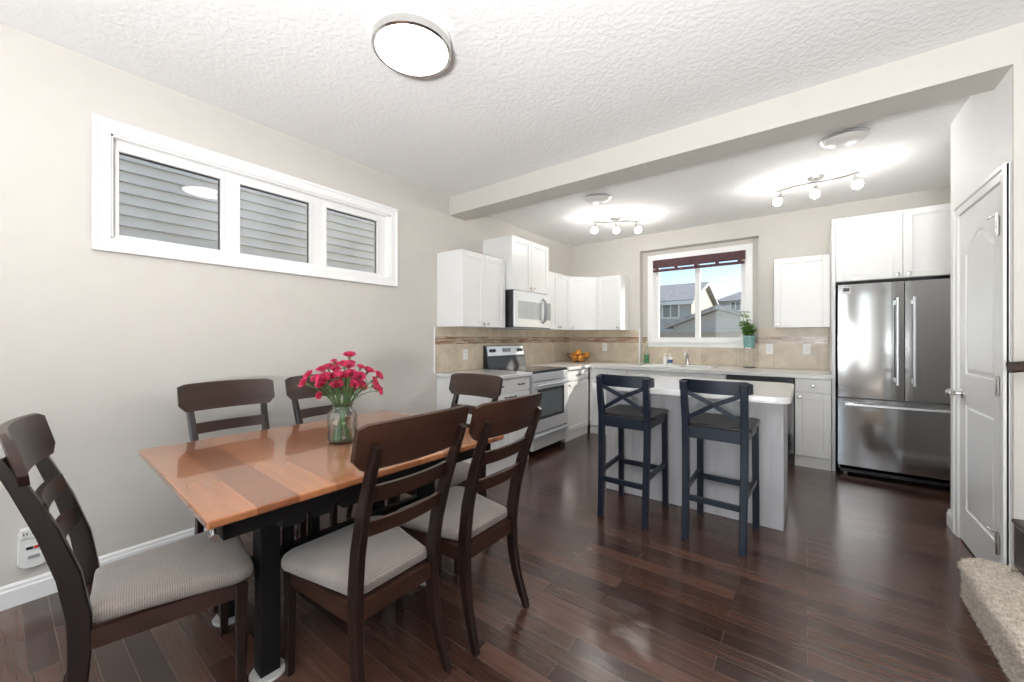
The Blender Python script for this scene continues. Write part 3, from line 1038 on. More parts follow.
# ------------------------------------------------------------------ stove
sv = thing('stove', 'stainless freestanding electric stove with black glass cooktop', 'stove', (-2.34, 3.424, 0), G)
SW, SD = .756, .655
q = MB().box(0, SW, .012, SD, .075, .885, .003, 1)
for x in (.03, SW - .03):
    for y in (.06, SD - .06):
        q.lathe([(0, 0), (.018, 0), (.014, .075), (0, .076)], 10, (x, y, 0))
q.build('body', M['black_plastic'], sv)
MB().box(-.001, SW + .001, -.025, SD - .07, .888, .918, .006).build('cooktop', M['black_glass'], sv)
for x, y, r in ((.2, .16, .10), (.56, .16, .085), (.2, .43, .085), (.56, .43, .10)):
    q = MB()
    for rr in (r,):
        n = 32
        rings = []
        for k in range(n + 1):
            a = 2 * PI * k / n
            rings.append([Vector((x + (rr + dr) * math.cos(a), y + (rr + dr) * math.sin(a), z)) for dr, z in ((-.002, .9182), (.002, .9182), (.002, .9188), (-.002, .9188))])
        q.rings(rings, False, False)
    q.build('burner_ring', M['grey_plastic'], sv)
q = MB().box(0, SW, -.03, .012, .80, .887, .006)
q.build('front_rail', M['appliance'], sv)
dr = MB()
for a0, a1, c0, c1 in rects(0, SW, .255, .795, [(.11, SW - .11, .40, .70)]):
    dr.box(a0, a1, -.032, .012, c0, c1)
dr = dr.build('oven_door', M['appliance'], sv)
q = MB()
for a0, a1, c0, c1 in rects(.095, SW - .095, .385, .715, [(.125, SW - .125, .415, .685)]):
    q.box(a0, a1, -.037, -.03, c0, c1, .002, 1)
q.build('window_trim', M['black_glass'], dr)
MB().box(.11, SW - .11, -.031, -.02, .40, .70).build('oven_window', M['oven_glass'], dr)
q = MB().tube([(.05, -.075, .76), (SW - .05, -.075, .76)], .013, 12)
for x in (.07, SW - .07):
    q.tube([(x, -.03, .76), (x, -.075, .76)], .009, 8)
q.build('door_handle', M['bright_steel'], dr, smooth=40)
w_ = MB().box(0, SW, -.030, .012, .07, .24, .004).build('storage_drawer', M['appliance'], sv)
q = MB().bar([(.03, -.045, .215), (SW - .03, -.045, .215)], .03, .03, (0, 0, 1), .008)
q.build('drawer_handle', M['bright_steel'], w_)
# back guard
q = MB()
prof = [(SD - .085, .915), (SD - .055, 1.03), (SD - .03, 1.175), (SD, 1.18), (SD, .915)]
q.prism(prof, lambda a, c, e: (e, a, c), 0, SW)
bg = q.build('back_guard', M['black_plastic'], sv)
nrm = Vector((0, 1.175 - 1.035, -(.026))).normalized()


def slant(z):   # y of the sloped face
    return SD - .055 + .025 * (z - 1.03) / .145


q = MB()
q.rings([[Vector((x, slant(z) - o, z)) for x, z in ((.02, 1.06), (SW - .02, 1.06), (SW - .02, 1.172), (.02, 1.172))] for o in (-.002, .004)])
cp = q.build('control_panel', M['appliance'], bg)
for x in (.075, .135, SW - .135, SW - .075):
    z = 1.12
    MB().lathe([(0, 0), (.021, 0), (.019, .02), (0, .022)], 16, (x, slant(z) - .004, z), Matrix.Rotation(R(80), 3, 'X')).build('knob', M['black_plastic'], cp, smooth=40)
q = MB().box(.30, .46, slant(1.12) - .008, slant(1.12) + .002, 1.095, 1.145)
q.build('display', M['grey_plastic'], cp)

# ------------------------------------------------------------------ over-the-range microwave
mw = thing('microwave', 'stainless over-the-range microwave above the stove', 'microwave', (XL + .44, 3.422, 1.386), G)
MWW = .766
q = MB().box(0, MWW, 0, .437, 0, .415, .003, 1)
q.build('body', M['black_plastic'], mw)
dr = MB().box(.002, .60, -.028, -.001, .004, .411, .008).build('door', M['appliance'], mw)
MB().box(.06, .53, -.030, -.02, .10, .30, .004).build('door_window', M['mw_glass'], dr)
q = MB()
pts = [(.57, -.03, .06), (.57, -.058, .09), (.57, -.072, .20), (.57, -.058, .32), (.57, -.03, .35)]
q.tube([(p[0] + .022 * math.sin(PI * k / 4), p[1], p[2]) for k, p in enumerate(pts)], .009, 10)
q.tube([(p[0] - .022 * math.sin(PI * k / 4), p[1], p[2]) for k, p in enumerate(pts)], .009, 10)
q.build('handle', M['grey_plastic'], dr, smooth=40)
cp = MB().box(.602, MWW - .002, -.026, -.001, .004, .411, .006).build('control_panel', M['appliance'], mw)
q = MB().box(.622, .745, -.029, -.02, .10, .31, .003)
q.build('keypad', M['grey_plastic'], cp)
MB().box(.01, MWW - .01, -.02, .30, -.012, -.001).build('vent_grille', M['grey_plastic'], mw)

# ------------------------------------------------------------------ dishwasher
dw = thing('dishwasher', 'stainless dishwasher with dark control strip behind the island', 'dishwasher', (-.703, YFB - .003, 0), 0)
DWW = .598
MB().box(0, DWW, 0, .57, .10, .872).build('tub', M['black_plastic'], dw)
q = MB().box(.002, DWW - .002, -.024, -.001, .115, .785, .005)
dd = q.build('door', M['steel_v'], dw)
q = MB().box(.002, DWW - .002, -.028, -.001, .79, .868, .005)
q.box(.16, .44, -.034, -.02, .80, .82, .004)
q.build('control_strip', M['black_plastic'], dw)
MB().box(.004, DWW - .004, .03, .05, 0, .10).build('kick_plate', M['black_plastic'], dw)

# ------------------------------------------------------------------ fridge
fg = thing('refrigerator', 'stainless french-door refrigerator with bottom freezer drawer', 'refrigerator', (.228, 4.745, 0), 0)
FW = .885
q = MB().box(.005, FW - .005, .075, .74, .045, 1.765, .004, 1)
for x in (.06, FW - .06):
    for y in (.12, .68):
        q.lathe([(0, 0), (.02, 0), (.02, .045), (0, .046)], 10, (x, y, 0))
q.build('body', M['grey_plastic'], fg)


def fridge_door(x0, x1, z0, z1):
    b = MB()
    n = 10
    rows = []
    for k in range(n + 1):
        t = k / n
        x = x0 + (x1 - x0) * t
        bulge = .004 * (1 - (2 * t - 1) ** 4)
        rows.append((x, .004 - bulge - .004))
    poly = rows + [(x1, .068), (x0, .068)]
    b.rings([[Vector((x, y, z)) for x, y in poly] for z in (z0, z1)])
    return b


hm = FW / 2
d1 = fridge_door(0, hm - .003, .728, 1.762).build('door', M['steel_v'], fg, smooth=30)
d2 = fridge_door(hm + .003, FW, .728, 1.762).build('door', M['steel_v'], fg, smooth=30)
d3 = fridge_door(0, FW, .098, .715).build('freezer_drawer', M['steel_v'], fg, smooth=30)
for dd, x in ((d1, hm - .052), (d2, hm + .052)):
    q = MB().bar([(x, -.058, .86), (x, -.058, 1.62)], .017, .024, (1, 0, 0), .006)
    for z in (.90, 1.58):
        q.box(x - .009, x + .009, -.05, -.004, z - .02, z + .02, .003)
    q.build('handle', M['bright_steel'], dd)
q = MB().bar([(.045, -.058, .665), (FW - .045, -.058, .665)], .022, .026, (0, 0, 1), .007)
for x in (.09, FW - .09):
    q.box(x - .02, x + .02, -.05, -.004, .656, .674, .003)
q.build('handle', M['bright_steel'], d3)
q = MB().box(.028, .088, -.0085, -.003, 1.675, 1.735, .001, 1)
bd = q.build('energy_label', M['badge'], d1, label='small pale square sticker with dark print')
q = MB().box(.035, .081, -.0095, -.008, 1.698, 1.730)
q.build('print', M['dark_print'], bd)
q = MB()
for k in range(5):
    q.box(FW - .085 + k * .013, FW - .076 + k * .013, -.0065, -.0035, 1.692, 1.702)
q.build('nameplate', M['dark_print'], d2)
MB().box(.02, FW - .02, .075, .10, .02, .092).build('kick_grille', M['black_plastic'], fg)

# ------------------------------------------------------------------ island
isl = thing('kitchen_island', 'kitchen island with grey-washed panel front and pale worktop', 'island', (-.745, 3.45, 0))
ix0, ix1, iy0, iy1 = -.615, .620, -.318, .33
q = MB()
n = 11
s_ = (ix1 - ix0 - .03) / n
for k in range(n):
    q.box(ix0 + .015 + k * s_ + .0006, ix0 + .015 + (k + 1) * s_ - .0006, iy0, iy0 + .012, .0, .872)
q.box(ix0 + .016, ix1 - .016, iy0 + .003, iy0 + .02, 0, .872)
q.build('front_panel', M['island'], isl)
MB().box(ix0, ix0 + .018, iy0 - .002, iy1, 0, .872, .001, 1).build('end_panel', M['island'], isl)
MB().box(ix1 - .018, ix1, iy0 - .002, iy1, 0, .872, .001, 1).build('end_panel', M['island'], isl)
MB().box(ix0 + .018, ix1 - .018, iy0 + .02, iy1 - .02, .10, .872).build('carcass', M['cab'], isl)
for k in range(3):
    wd = (ix1 - ix0 - .04) / 3
    o = door_mesh(wd - .004, .75, bead=True).build('door', M['cab'], isl, (ix0 + .02 + wd * (k + 1) - .002, iy1 - .02, .11), (0, 0, PI))
    knob(o, .03, .70)


def rrect(x0, x1, y0, y1, r, n=6):
    out = []
    for cx, cy, a in ((x1 - r, y1 - r, 0), (x0 + r, y1 - r, 90), (x0 + r, y0 + r, 180), (x1 - r, y0 + r, 270)):
        for k in range(n + 1):
            t = R(a + 90 * k / n)
            out.append((cx + r * math.cos(t), cy + r * math.sin(t)))
    return out


pw = rrect(ix0 - .04, ix1 + .045, -.605, iy1 + .03, .09)
q = MB()
q.rings([[Vector((x, y, .872)) for x, y in pw], [Vector((x, y, .905)) for x, y in pw], [Vector((x * .997, y * .997, .913)) for x, y in pw]])
q.build('worktop', M['counter'], isl, smooth=30)

# ------------------------------------------------------------------ counter things
pl = (-2.70, 5.22)
fb = thing('fruit_bowl', 'brown wire fruit bowl in the back corner of the worktop', 'bowl', (*pl, CT))
fb.scale = (1.2, 1.2, 1.2)
q = MB()
for k in range(16):
    a = 2 * PI * k / 16
    q.tube([(.055 * math.cos(a), .055 * math.sin(a), .006), (.10 * math.cos(a), .10 * math.sin(a), .03), (.135 * math.cos(a), .135 * math.sin(a), .075), (.145 * math.cos(a), .145 * math.sin(a), .10)], .0028, 5)
for r, z in ((.055, .006), (.118, .05), (.145, .10)):
    q.tube([(r * math.cos(2 * PI * k / 32), r * math.sin(2 * PI * k / 32), z) for k in range(33)], .0042, 6)
q.lathe([(0, .002), (.056, .002), (.056, .006), (0, .007)], 20)
q.build('wire_basket', M['rattan'], fb)
for x, y, z in ((-.043, -.030, .048), (.043, -.030, .048), (.0, .050, .048), (-.082, .045, .086), (.082, .045, .086), (.0, -.012, .116)):
    o = thing('orange', 'bright orange in the wire fruit bowl in the back corner', 'fruit', (pl[0] + 1.2 * x, pl[1] + 1.2 * y, CT + 1.2 * z), random.random() * 6, 'oranges in the fruit bowl')
    MB().ball((0, 0, 0), .048, (1, 1, .95), 18, 12).build('peel', M['orange'], o, smooth=60)
    MB().lathe([(0, .044), (.005, .045), (.003, .049), (0, .049)], 8).build('stem_button', M['stem'], o)

bt = thing('glass_bottle', 'green-tinted glass bottle holding a small sprig left of the sink', 'bottle', (-1.775, 5.45, CT))
q = MB().lathe([(0, .0), (.036, .0), (.038, .01), (.038, .13), (.034, .16), (.02, .19), (.017, .235), (.019, .24), (.015, .24), (.014, .19), (.03, .158), (.034, .13), (.034, .012), (0, .008)], 24)
q.build('bottle_glass', M['vase_glass'], bt, smooth=40)
MB().lathe([(0, .009), (.033, .013), (.033, .125), (0, .126)], 20).build('green_liquid', M['green_glass'], bt, smooth=40, label='green liquid filling the lower half')
q = MB()
q.tube([(0, 0, .05), (.003, 0, .2), (.012, -.005, .29), (.03, -.01, .33)], .0022, 6)
for x, y, z, a in ((.012, 0, .27, 0.4), (.0, 0, .29, 2.6), (.03, -.01, .33, .2), (.02, -.01, .31, 3.6)):
    dx, dy = math.cos(a), math.sin(a)
    q.rings([[Vector((x, y, z)), Vector((x, y, z + .001))], [Vector((x + .02 * dx - .01 * dy, y + .02 * dy + .01 * dx, z + .012)), Vector((x + .02 * dx + .01 * dy, y + .02 * dy - .01 * dx, z + .012))], [Vector((x + .045 * dx, y + .045 * dy, z + .01)), Vector((x + .045 * dx, y + .045 * dy, z + .011))]], closed=False)
q.build('sprig', M['leaf'], bt)


def dispenser(x, y, label, lab):
    s = thing('soap_dispenser', label, 'soap dispenser', (x, y, CT + .009))
    MB().lathe([(0, 0), (.027, 0), (.029, .006), (.029, .085), (.02, .10), (.012, .104), (0, .105)], 18).build('bottle', M['white_plastic'], s, smooth=40)
    q = MB().tube([(0, 0, .10), (0, 0, .135)], .005, 8).box(-.01, .01, -.035, .012, .132, .142, .003)
    q.build('pump', M['white_plastic'], s)
    MB().lathe([(.0292, .02), (.0298, .02), (.0298, .065), (.0292, .065)], 18).build('label_band', M[lab], s)


dispenser(-1.50, 5.345, 'white soap dispenser left of the other by the sink', 'white_plastic')
dispenser(-1.43, 5.33, 'soap dispenser with dark blue label beside the faucet', 'blue_label')

# potted plant on its wire stand at the right end of the window
PX, PY = -.555, 5.445
stnd = thing('plant_stand', 'thin wire plant stand with dark ring base under the teal pot', 'plant stand', (PX, PY, CT))
q = MB()
q.tube([(.062 * math.cos(2 * PI * k / 28), .062 * math.sin(2 * PI * k / 28), .005) for k in range(29)], .005, 6)
q.lathe([(0, .001), (.06, .001), (.06, .008), (0, .008)], 24)
q.build('ring_base', M['black_plastic'], stnd)
q = MB()
for k in range(3):
    a = R(90 + 120 * k)
    q.tube([(.058 * math.cos(a), .058 * math.sin(a), .006), (.058 * math.cos(a), .058 * math.sin(a), .237)], .0025, 6)
q.tube([(.058 * math.cos(2 * PI * k / 28), .058 * math.sin(2 * PI * k / 28), .237) for k in range(29)], .003, 6)
q.lathe([(0, .232), (.056, .232), (.056, .239), (0, .239)], 24)
q.build('wire_frame', M['chrome'], stnd)
pp = thing('potted_plant', 'leafy green plant in a teal pot at right end of window', 'plant', (PX, PY, CT + .241))
MB().lathe([(0, 0), (.052, 0), (.056, .004), (.066, .12), (.07, .122), (.07, .142), (.062, .142), (.06, .12), (0, .118)], 28).build('pot', M['teal'], pp, smooth=40)
MB().lathe([(0, .117), (.0615, .119), (.05, .126), (0, .13)], 20).build('soil', M['soil'], pp)
q = MB()
lf = MB()
rnd = random.Random(5)


def leaf(b, p, dirv, l, wd, up=Vector((0, 0, 1))):
    d = dirv.normalized()
    s = d.cross(up)
    if s.length < .05:
        s = Vector((1, 0, 0))
    s.normalize()
    n = s.cross(d)
    c0, c1, c2 = p, p + d * l * .5 - n * l * .04, p + d * l - n * l * .18
    v = [b.bm.verts.new(x) for x in (c0, c0.lerp(c1, .6) + s * wd * .5, c1 + d * l * .12 + s * wd * .42, c2, c1 + d * l * .12 - s * wd * .42, c0.lerp(c1, .6) - s * wd * .5, c1 - n * l * .05)]
    for i in range(6):
        b.bm.faces.new((v[i], v[(i + 1) % 6], v[6]))


for k in range(13):
    a = rnd.random() * 2 * PI
    tall = k < 2
    h = rnd.uniform(.28, .34) if tall else rnd.uniform(.09, .22)
    r = .05 if tall else rnd.uniform(.03, .09)
    if tall:
        a = PI + rnd.uniform(-.2, .2)
        r = .075
    p0 = Vector((rnd.uniform(-.02, .02), rnd.uniform(-.02, .02), .12))
    pts = [p0 + Vector((r * math.cos(a) * t ** 1.4, r * math.sin(a) * t ** 1.4, h * t)) for t in (0, .25, .5, .75, 1)]
    q.tube(pts, .003, 5)
    for t in range(14 if tall else 26):
        f_ = .25 + .75 * rnd.random()
        p = p0 + Vector((r * math.cos(a) * f_ ** 1.4, r * math.sin(a) * f_ ** 1.4, h * f_))
        b2 = rnd.random() * 2 * PI
        leaf(lf, p, Vector((math.cos(b2), math.sin(b2), rnd.uniform(-.3, .6))), rnd.uniform(.05, .075), rnd.uniform(.034, .05))
q.build('stalk', M['stem'], pp)
lf.build('foliage', M['leaf'], pp)


# outlets
def outlet(label, loc, rz, wd=.072):
    o = thing('wall_outlet', label, 'outlet', loc, rz)
    MB().box(-wd / 2, wd / 2, -.006, 0, -.058, .058, .003).build('cover_plate', M['white_plastic'], o)
    for z in (-.022, .022):
        f = MB().box(-.017, .017, -.0085, -.005, z - .015, z + .015, .002).build('receptacle', M['white_plastic'], o)
        for x in (-.007, .007):
            MB().box(x - .0015, x + .0015, -.0095, -.008, z - .005, z + .006).build('slot', M['dark_print'], f)


outlet('white outlet plate on left backsplash before the stove', (XL + .0085, 3.13, 1.09), G)
outlet('white outlet plate on back wall right of the fruit bowl', (-2.41, YB - .0085, 1.135), 0)
outlet('white outlet plate between the plant and the fridge, nearer the plant', (-.355, YB - .0085, 1.14), 0)
outlet('white outlet plate between the plant and the fridge, nearer the fridge', (-.006, YB - .0085, 1.145), 0)

# ------------------------------------------------------------------ ceiling lights
cl = thing('ceiling_light', 'lit round flush ceiling light over the dining table', 'ceiling light', (-1.54, 1.235, ZC))
MB().lathe([(0, 0), (.187, 0), (.187, -.028), (.178, -.034), (0, -.034)], 48).build('base_plate', M['white_plastic'], cl, smooth=40)
MB().lathe([(.174, -.034), (.186, -.040), (.188, -.076), (.178, -.082), (.171, -.078), (.171, -.040)], 48).build('trim_ring', M['chrome'], cl, smooth=40)
MB().lathe([(0, -.036), (.171, -.036), (.171, -.080), (.12, -.088), (0, -.091)], 48).build('diffuser', M['led'], cl, smooth=40)


def flush(label, x, y, r):
    f = thing('flush_light', label, 'ceiling light', (x, y, ZK))
    MB().lathe([(0, 0), (r, 0), (r, -.010), (r * .93, -.018), (0, -.018)], 40).build('trim_ring', M['bright_steel'], f, smooth=40)
    MB().lathe([(0, -.018), (r * .90, -.018), (r * .82, -.028), (r * .55, -.041), (r * .2, -.047), (0, -.048)], 40).build('glass_dome', M['frost'], f, smooth=60)


flush('shallow frosted dome light on kitchen ceiling, nearer the pantry', .212, 3.69, .138)
flush('small shallow frosted dome light on kitchen ceiling, nearer the microwave', -1.725, 3.76, .135)


def track(label, cx, cy, ang, ln, flip=1):
    t = thing('track_light', label, 'track light', (cx, cy, ZK), ang)
    MB().lathe([(0, 0), (.062, 0), (.062, -.016), (.05, -.024), (0, -.025)], 28).build('canopy', M['chrome'], t, smooth=40)
    q = MB().tube([(0, 0, -.02), (0, 0, -.05)], .008, 8)
    n = 18
    q.tube([(-ln / 2 + ln * k / n, flip * .032 * math.sin(2 * PI * k / n), -.05) for k in range(n + 1)], .0085, 8)
    q.build('wavy_bar', M['chrome'], t, smooth=40)
    for k, fx in enumerate((-.45, .0, .45)):
        x = ln * fx
        y = flip * .032 * math.sin(2 * PI * (fx + .5))
        q = MB().tube([(x, y, -.05), (x, y, -.095)], .006, 8)
        dv = Vector((-.25 + .25 * k, -.35, -.9)).normalized()
        p = Vector((x, y, -.092))
        q.tube([p - dv * .004, p + dv * .02, p + dv * .045, p + dv * .062], [.012, .019, .024, .031], 14)
        h = q.build('spot_head', M['chrome'], t, smooth=40)
        MB().ball(p + dv * .075, .037, (1, 1, 1), 16, 12).build('bulb', M['bulb'], h, smooth=60)


track('wavy three-bulb track light on kitchen ceiling before the window', -1.835, 4.50, R(37), .53)
track('wavy three-bulb track light on kitchen ceiling before the fridge', .060, 4.44, R(-12), .59, -1)

# ------------------------------------------------------------------ dining table
TX, TY, TR = -1.858, 1.015, R(-2.2)
HW, HL, TZ = .555, .635, .76
tb = thing('dining_table', 'rectangular dining table with glossy honey plank top and black base', 'table', (TX, TY, 0), TR)
q = MB().box(-HW, HW, -HL, HL, TZ - .026, TZ, .006, 2)
q.build('tabletop', M['table'], tb)
q = MB()
ins = .05
for (a0, a1, b0, b1) in ((-HW + ins, HW - ins, -HL + ins, -HL + ins + .022), (-HW + ins, HW - ins, HL - ins - .022, HL - ins), (-HW + ins, -HW + ins + .022, -HL + ins, HL - ins), (HW - ins - .022, HW - ins, -HL + ins, HL - ins)):
    q.box(a0, a1, b0, b1, TZ - .088, TZ - .027)
q.build('apron', M['black_wood'], tb)
for sx in (-1, 1):
    for sy in (-1, 1):
        x, y = sx * .232, sy * .375
        lg = MB().box(x - .034, x + .034, y - .034, y + .034, .012, TZ - .027, .003).build('leg', M['black_wood'], tb)
        pd = MB().lathe([(0, 0), (.060, 0), (.062, .006), (.058, .012), (0, .0125)], 24, (x + .005, y, 0)).build('felt_pad', M['felt'], lg, smooth=40)
for k in range(3):
    y = -.385 + k * .102
    MB().box(.16, .50, y - .036, y + .036, TZ - .118, TZ - .089, .003).build('support_arm', M['black_wood'], tb)
    MB().box(.165, .20, y - .018, y + .018, .43, TZ - .118, .002).build('support_post', M['black_wood'], tb)
MB().box(.163, .202, -.42, .42, .395, .43, .003).build('stretcher', M['black_wood'], tb)
q = MB().tube([(HW - .075, -HL + .03, TZ - .028), (HW - .075, -HL + .03, TZ - .07)], .009, 10).tube([(HW - .085, -HL + .03, TZ - .073), (HW - .05, -HL + .03, TZ - .073)], .011, 10)
q.build('leaf_latch', M['chrome'], tb, smooth=40)


# ------------------------------------------------------------------ dining chairs
def make_chair(label):
    """origin on the floor below the seat back line, sitter faces local +Y"""
    t = thing('dining_chair', label, 'chair', (0, 0, 0), 0, None)
    # cushion
    q = MB()
    prof = []
    fw_, rw, yb, yf, r = .225, .158, .012, .432, .055
    poly = []
    for cx, cy, a, rr in ((fw_ - r, yf - r, 0, r), (-fw_ + r, yf - r, 90, r), (-rw + .015, yb + .015, 180, .015), (rw - .015, yb + .015, 270, .015)):
        for k in range(7):
            th_ = R(a + 90 * k / 6)
            poly.append((cx + rr * math.cos(th_), cy + rr * math.sin(th_)))
    cyc = .23
    rings = []
    for z, s_ in ((.405, .955), (.410, .985), (.420, 1.0), (.434, 1.0), (.446, .985), (.454, .945), (.460, .86), (.465, .66), (.468, .35), (.4685, .05)):
        rings.append([Vector((x * s_, cyc + (y - cyc) * s_, z)) for x, y in poly])
    q.rings(rings)
    q.build('seat_cushion', M['fabric'], t, smooth=50)
    # rails below the seat
    q = MB()
    q.bar([(-.165, .0, .372), (.165, .0, .372)], .058, .022, (0, 0, 1))
    q.bar([(-.19, .40, .372), (.19, .40, .372)], .058, .022, (0, 0, 1))
    for s in (-1, 1):
        q.bar([(s * .165, -.01, .372), (s * .190, .405, .372)], .058, .022, (0, 0, 1))
    q.bar([(-.17, .01, .396), (.17, .01, .396)], .012, .03, (0, 0, 1))
    q.build('seat_frame', M['chair_x'], t)
    for s in (-1, 1):
        # rear leg running up into the back post
        pts = [(s * .176, -.078, 0), (s * .172, -.052, .07), (s * .167, -.024, .16), (s * .164, -.006, .26), (s * .163, .0, .36), (s * .164, -.002, .45), (s * .168, -.022, .58), (s * .174, -.061, .72), (s * .180, -.112, .86), (s * .183, -.147, .945)]
        dd_ = [.028, .035, .042, .047, .050, .051, .050, .044, .034, .026]
        ww = [.026, .028, .030, .031, .032, .032, .031, .030, .029, .027]
        q = MB().bar(pts, ww, dd_, (1, 0, 0), .004)
        q.build('leg', M['chair_z'], t, smooth=30)
        q = MB().bar([(s * .192, .392, 0), (s * .192, .392, .395)], [.027, .036], [.027, .036], (1, 0, 0), .003)
        q.build('leg', M['chair_z'], t)

    # curved crest rail with clipped lower corners, in front of the posts
    def bow(u, hw):
        return .034 * (u / hw) ** 2

    n = 16
    hw = .234
    rings = []
    for k in range(n + 1):
        u = -hw + 2 * hw * k / n
        e = hw - abs(u)
        zb = .868 + max(0, .034 * (1 - e / .030))
        zt = 1.020 - max(0, .010 * (1 - e / .012))
        zt -= .006 * (u / hw) ** 2
        yb_ = lambda z: -.138 - (z - .865) * .20
        f = bow(u, hw)
        th_ = .020
        rings.append([Vector((u, yb_(zb) + f + .004, zb)), Vector((u, yb_(zb) + f + th_ + .004, zb)), Vector((u, yb_(zt) + f + th_, zt - .004)), Vector((u, yb_(zt) + f + th_ * .6, zt)), Vector((u, yb_(zt) + f, zt - .004))])
    MB().rings(rings).build('crest_rail', M['chair_x'], t, smooth=35)
    for zc_, hgt in ((.775, .055), (.655, .052)):
        hw2 = .168
        rings = []
        for k in range(9):
            u = -hw2 + 2 * hw2 * k / 8
            f = -.022 * (1 - (u / hw2) ** 2)
            y0_ = -.018 - (zc_ - .56) * .255 + .006
            yy = lambda z: y0_ - (z - zc_) * .25 + f
            z0_, z1_ = zc_ - hgt / 2, zc_ + hgt / 2
            rings.append([Vector((u, yy(z0_) - .008, z0_)), Vector((u, yy(z0_) + .008, z0_)), Vector((u, yy(z1_) + .008, z1_)), Vector((u, yy(z1_) - .008, z1_))])
        MB().rings(rings).build('back_slat', M['chair_x'], t, smooth=35)
    return t


chair0 = make_chair('dining chair at the near left end of table, seen in profile beside the wall adapter')
spots = [
    ('dining chair at the near left end of table, seen in profile beside the wall adapter', -1.879, .184, 80.7),
    ('dining chair against the left wall, left of the flower vase', -2.585, .832, -1.3),
    ('dining chair against the left wall, directly behind the flower vase', -2.56, 1.371, 0),
    ('dining chair in the right foreground with its back to the camera', -1.173, .874, 180.3),
    ('dining chair on near side of table, second back from the foreground', -1.139, 1.346, 180.4),
    ('dining chair at the far end of table, in front of kitchen cabinet', -1.838, 1.90, -90.2),
]
for i, (lb, x, y, a) in enumerate(spots):
    o = chair0 if i == 0 else dup(chair0)
    o.location = (x, y, 0)
    o.rotation_euler = (0, 0, R(a - 90))
    o['label'] = lb
    o['group'] = 'dining chairs around the table'

# ------------------------------------------------------------------ flowers on the table
VX, VY = -1.83, 1.04
vs_ = thing('flower_vase', 'clear glass jar vase half full of water on the dining table', 'vase', (VX, VY, TZ))
q = MB().lathe([(0, 0), (.062, 0), (.068, .006), (.069, .03), (.069, .125), (.064, .145), (.048, .162), (.047, .178), (.056, .190), (.053, .190), (.044, .178), (.045, .162), (.061, .144), (.066, .125), (.066, .03), (.064, .010), (0, .008)], 36)
q.build('glass_body', M['vase_glass'], vs_, smooth=40)
MB().lathe([(0, .0085), (.063, .011), (.0655, .03), (.0655, .075), (0, .0755)], 32).build('water', M['water'], vs_, smooth=40)


def make_bloom(rn):
    """ruffled carnation head, stem end at the origin, opening along +Z"""
    b = MB()
    for ring in range(4):
        n = 6 + ring * 2
        rad = .006 + ring * .0062
        for k in range(n):
            a = 2 * PI * k / n + ring * .7 + rn.uniform(-.2, .2)
            wd = .012 + ring * .001
            tilt = .12 + ring * .25 + rn.uniform(-.1, .1)
            base = Vector((rad * .3 * math.cos(a), rad * .3 * math.sin(a), .012))
            ln = .022 + rn.uniform(-.003, .003)
            out = Vector((math.cos(a) * math.sin(tilt), math.sin(a) * math.sin(tilt), math.cos(tilt)))
            sd_ = Vector((-math.sin(a), math.cos(a), 0))
            nn = out.cross(sd_)
            p0 = base - sd_ * .002
            p1 = base + sd_ * .002
            top = [base + out * (ln * (1 + .12 * math.sin(j * 2.1 + k))) + sd_ * wd * (j / 2 - 1) * .75 + nn * .003 * ((j % 2) * 2 - 1) for j in range(5)]
            V = [b.bm.verts.new(p) for p in [p0, p1] + top]
            for j in range(4):
                b.bm.faces.new((V[0] if j < 2 else V[1], V[2 + j + 1], V[2 + j]))
            b.bm.faces.new((V[0], V[1], V[4]))
    return b


proto = []
for k in range(4):
    o = make_bloom(random.Random(40 + k)).build('bloom', M['petal'])
    proto.append(o.data)
    bpy.data.objects.remove(o)
rn = random.Random(21)
heads = []
tries = 0
while len(heads) < 40 and tries < 4000:
    tries += 1
    a = rn.random() * 2 * PI
    r = .165 * math.sqrt(rn.random())
    z = .425 - r * .80 + rn.uniform(-.11, .02)
    if z < .23:
        continue
    p = Vector((r * math.cos(a), r * math.sin(a), z))
    if all((p - h).length > .036 for h in heads):
        heads.append(p)
for k, p in enumerate(heads):
    f = thing('carnation', 'pink-red carnation of the bouquet in the glass vase on the dining table', 'flower', (VX, VY, TZ), 0, 'carnations in the glass vase')
    a = math.atan2(p.y, p.x)
    r = math.hypot(p.x, p.y)
    bx = Vector((-math.cos(a) * .045 + rn.uniform(-.012, .012), -math.sin(a) * .045 + rn.uniform(-.012, .012), .013))
    nk = Vector((math.cos(a) * min(.036, r * .35), math.sin(a) * min(.036, r * .35), .180))
    pts = []
    for t in range(9):
        t /= 8
        if t < .45:
            s = t / .45
            pts.append(bx.lerp(nk, s))
        else:
            s = (t - .45) / .55
            c_ = nk + (nk - bx) * .35
            pts.append(nk * (1 - s) ** 2 + c_ * 2 * s * (1 - s) + p * s * s)
    st = MB().tube(pts, .0019, 5)
    d_ = (pts[-1] - pts[-2]).normalized()
    st.tube([pts[-1] - d_ * .004, pts[-1] + d_ * .002, pts[-1] + d_ * .014], [.002, .0055, .0065], 7)
    for j in (3, 5, 6, 7):
        s1 = Vector((rn.uniform(-1, 1), rn.uniform(-1, 1), .9)).normalized()
        leaf(st, pts[j], s1, rn.uniform(.03, .05), .006)
    st.build('stem', M['stem'], f)
    b_ = bpy.data.objects.new('bloom', proto[k % 4])
    COL.objects.link(b_)
    b_.parent = f
    b_.location = pts[-1]
    b_.rotation_euler = d_.to_track_quat('Z', 'Y').to_euler()
    s_ = rn.uniform(.9, 1.2) * (1 if k % 4 else .65)
    b_.scale = (s_, s_, s_)

# ------------------------------------------------------------------ bar stools


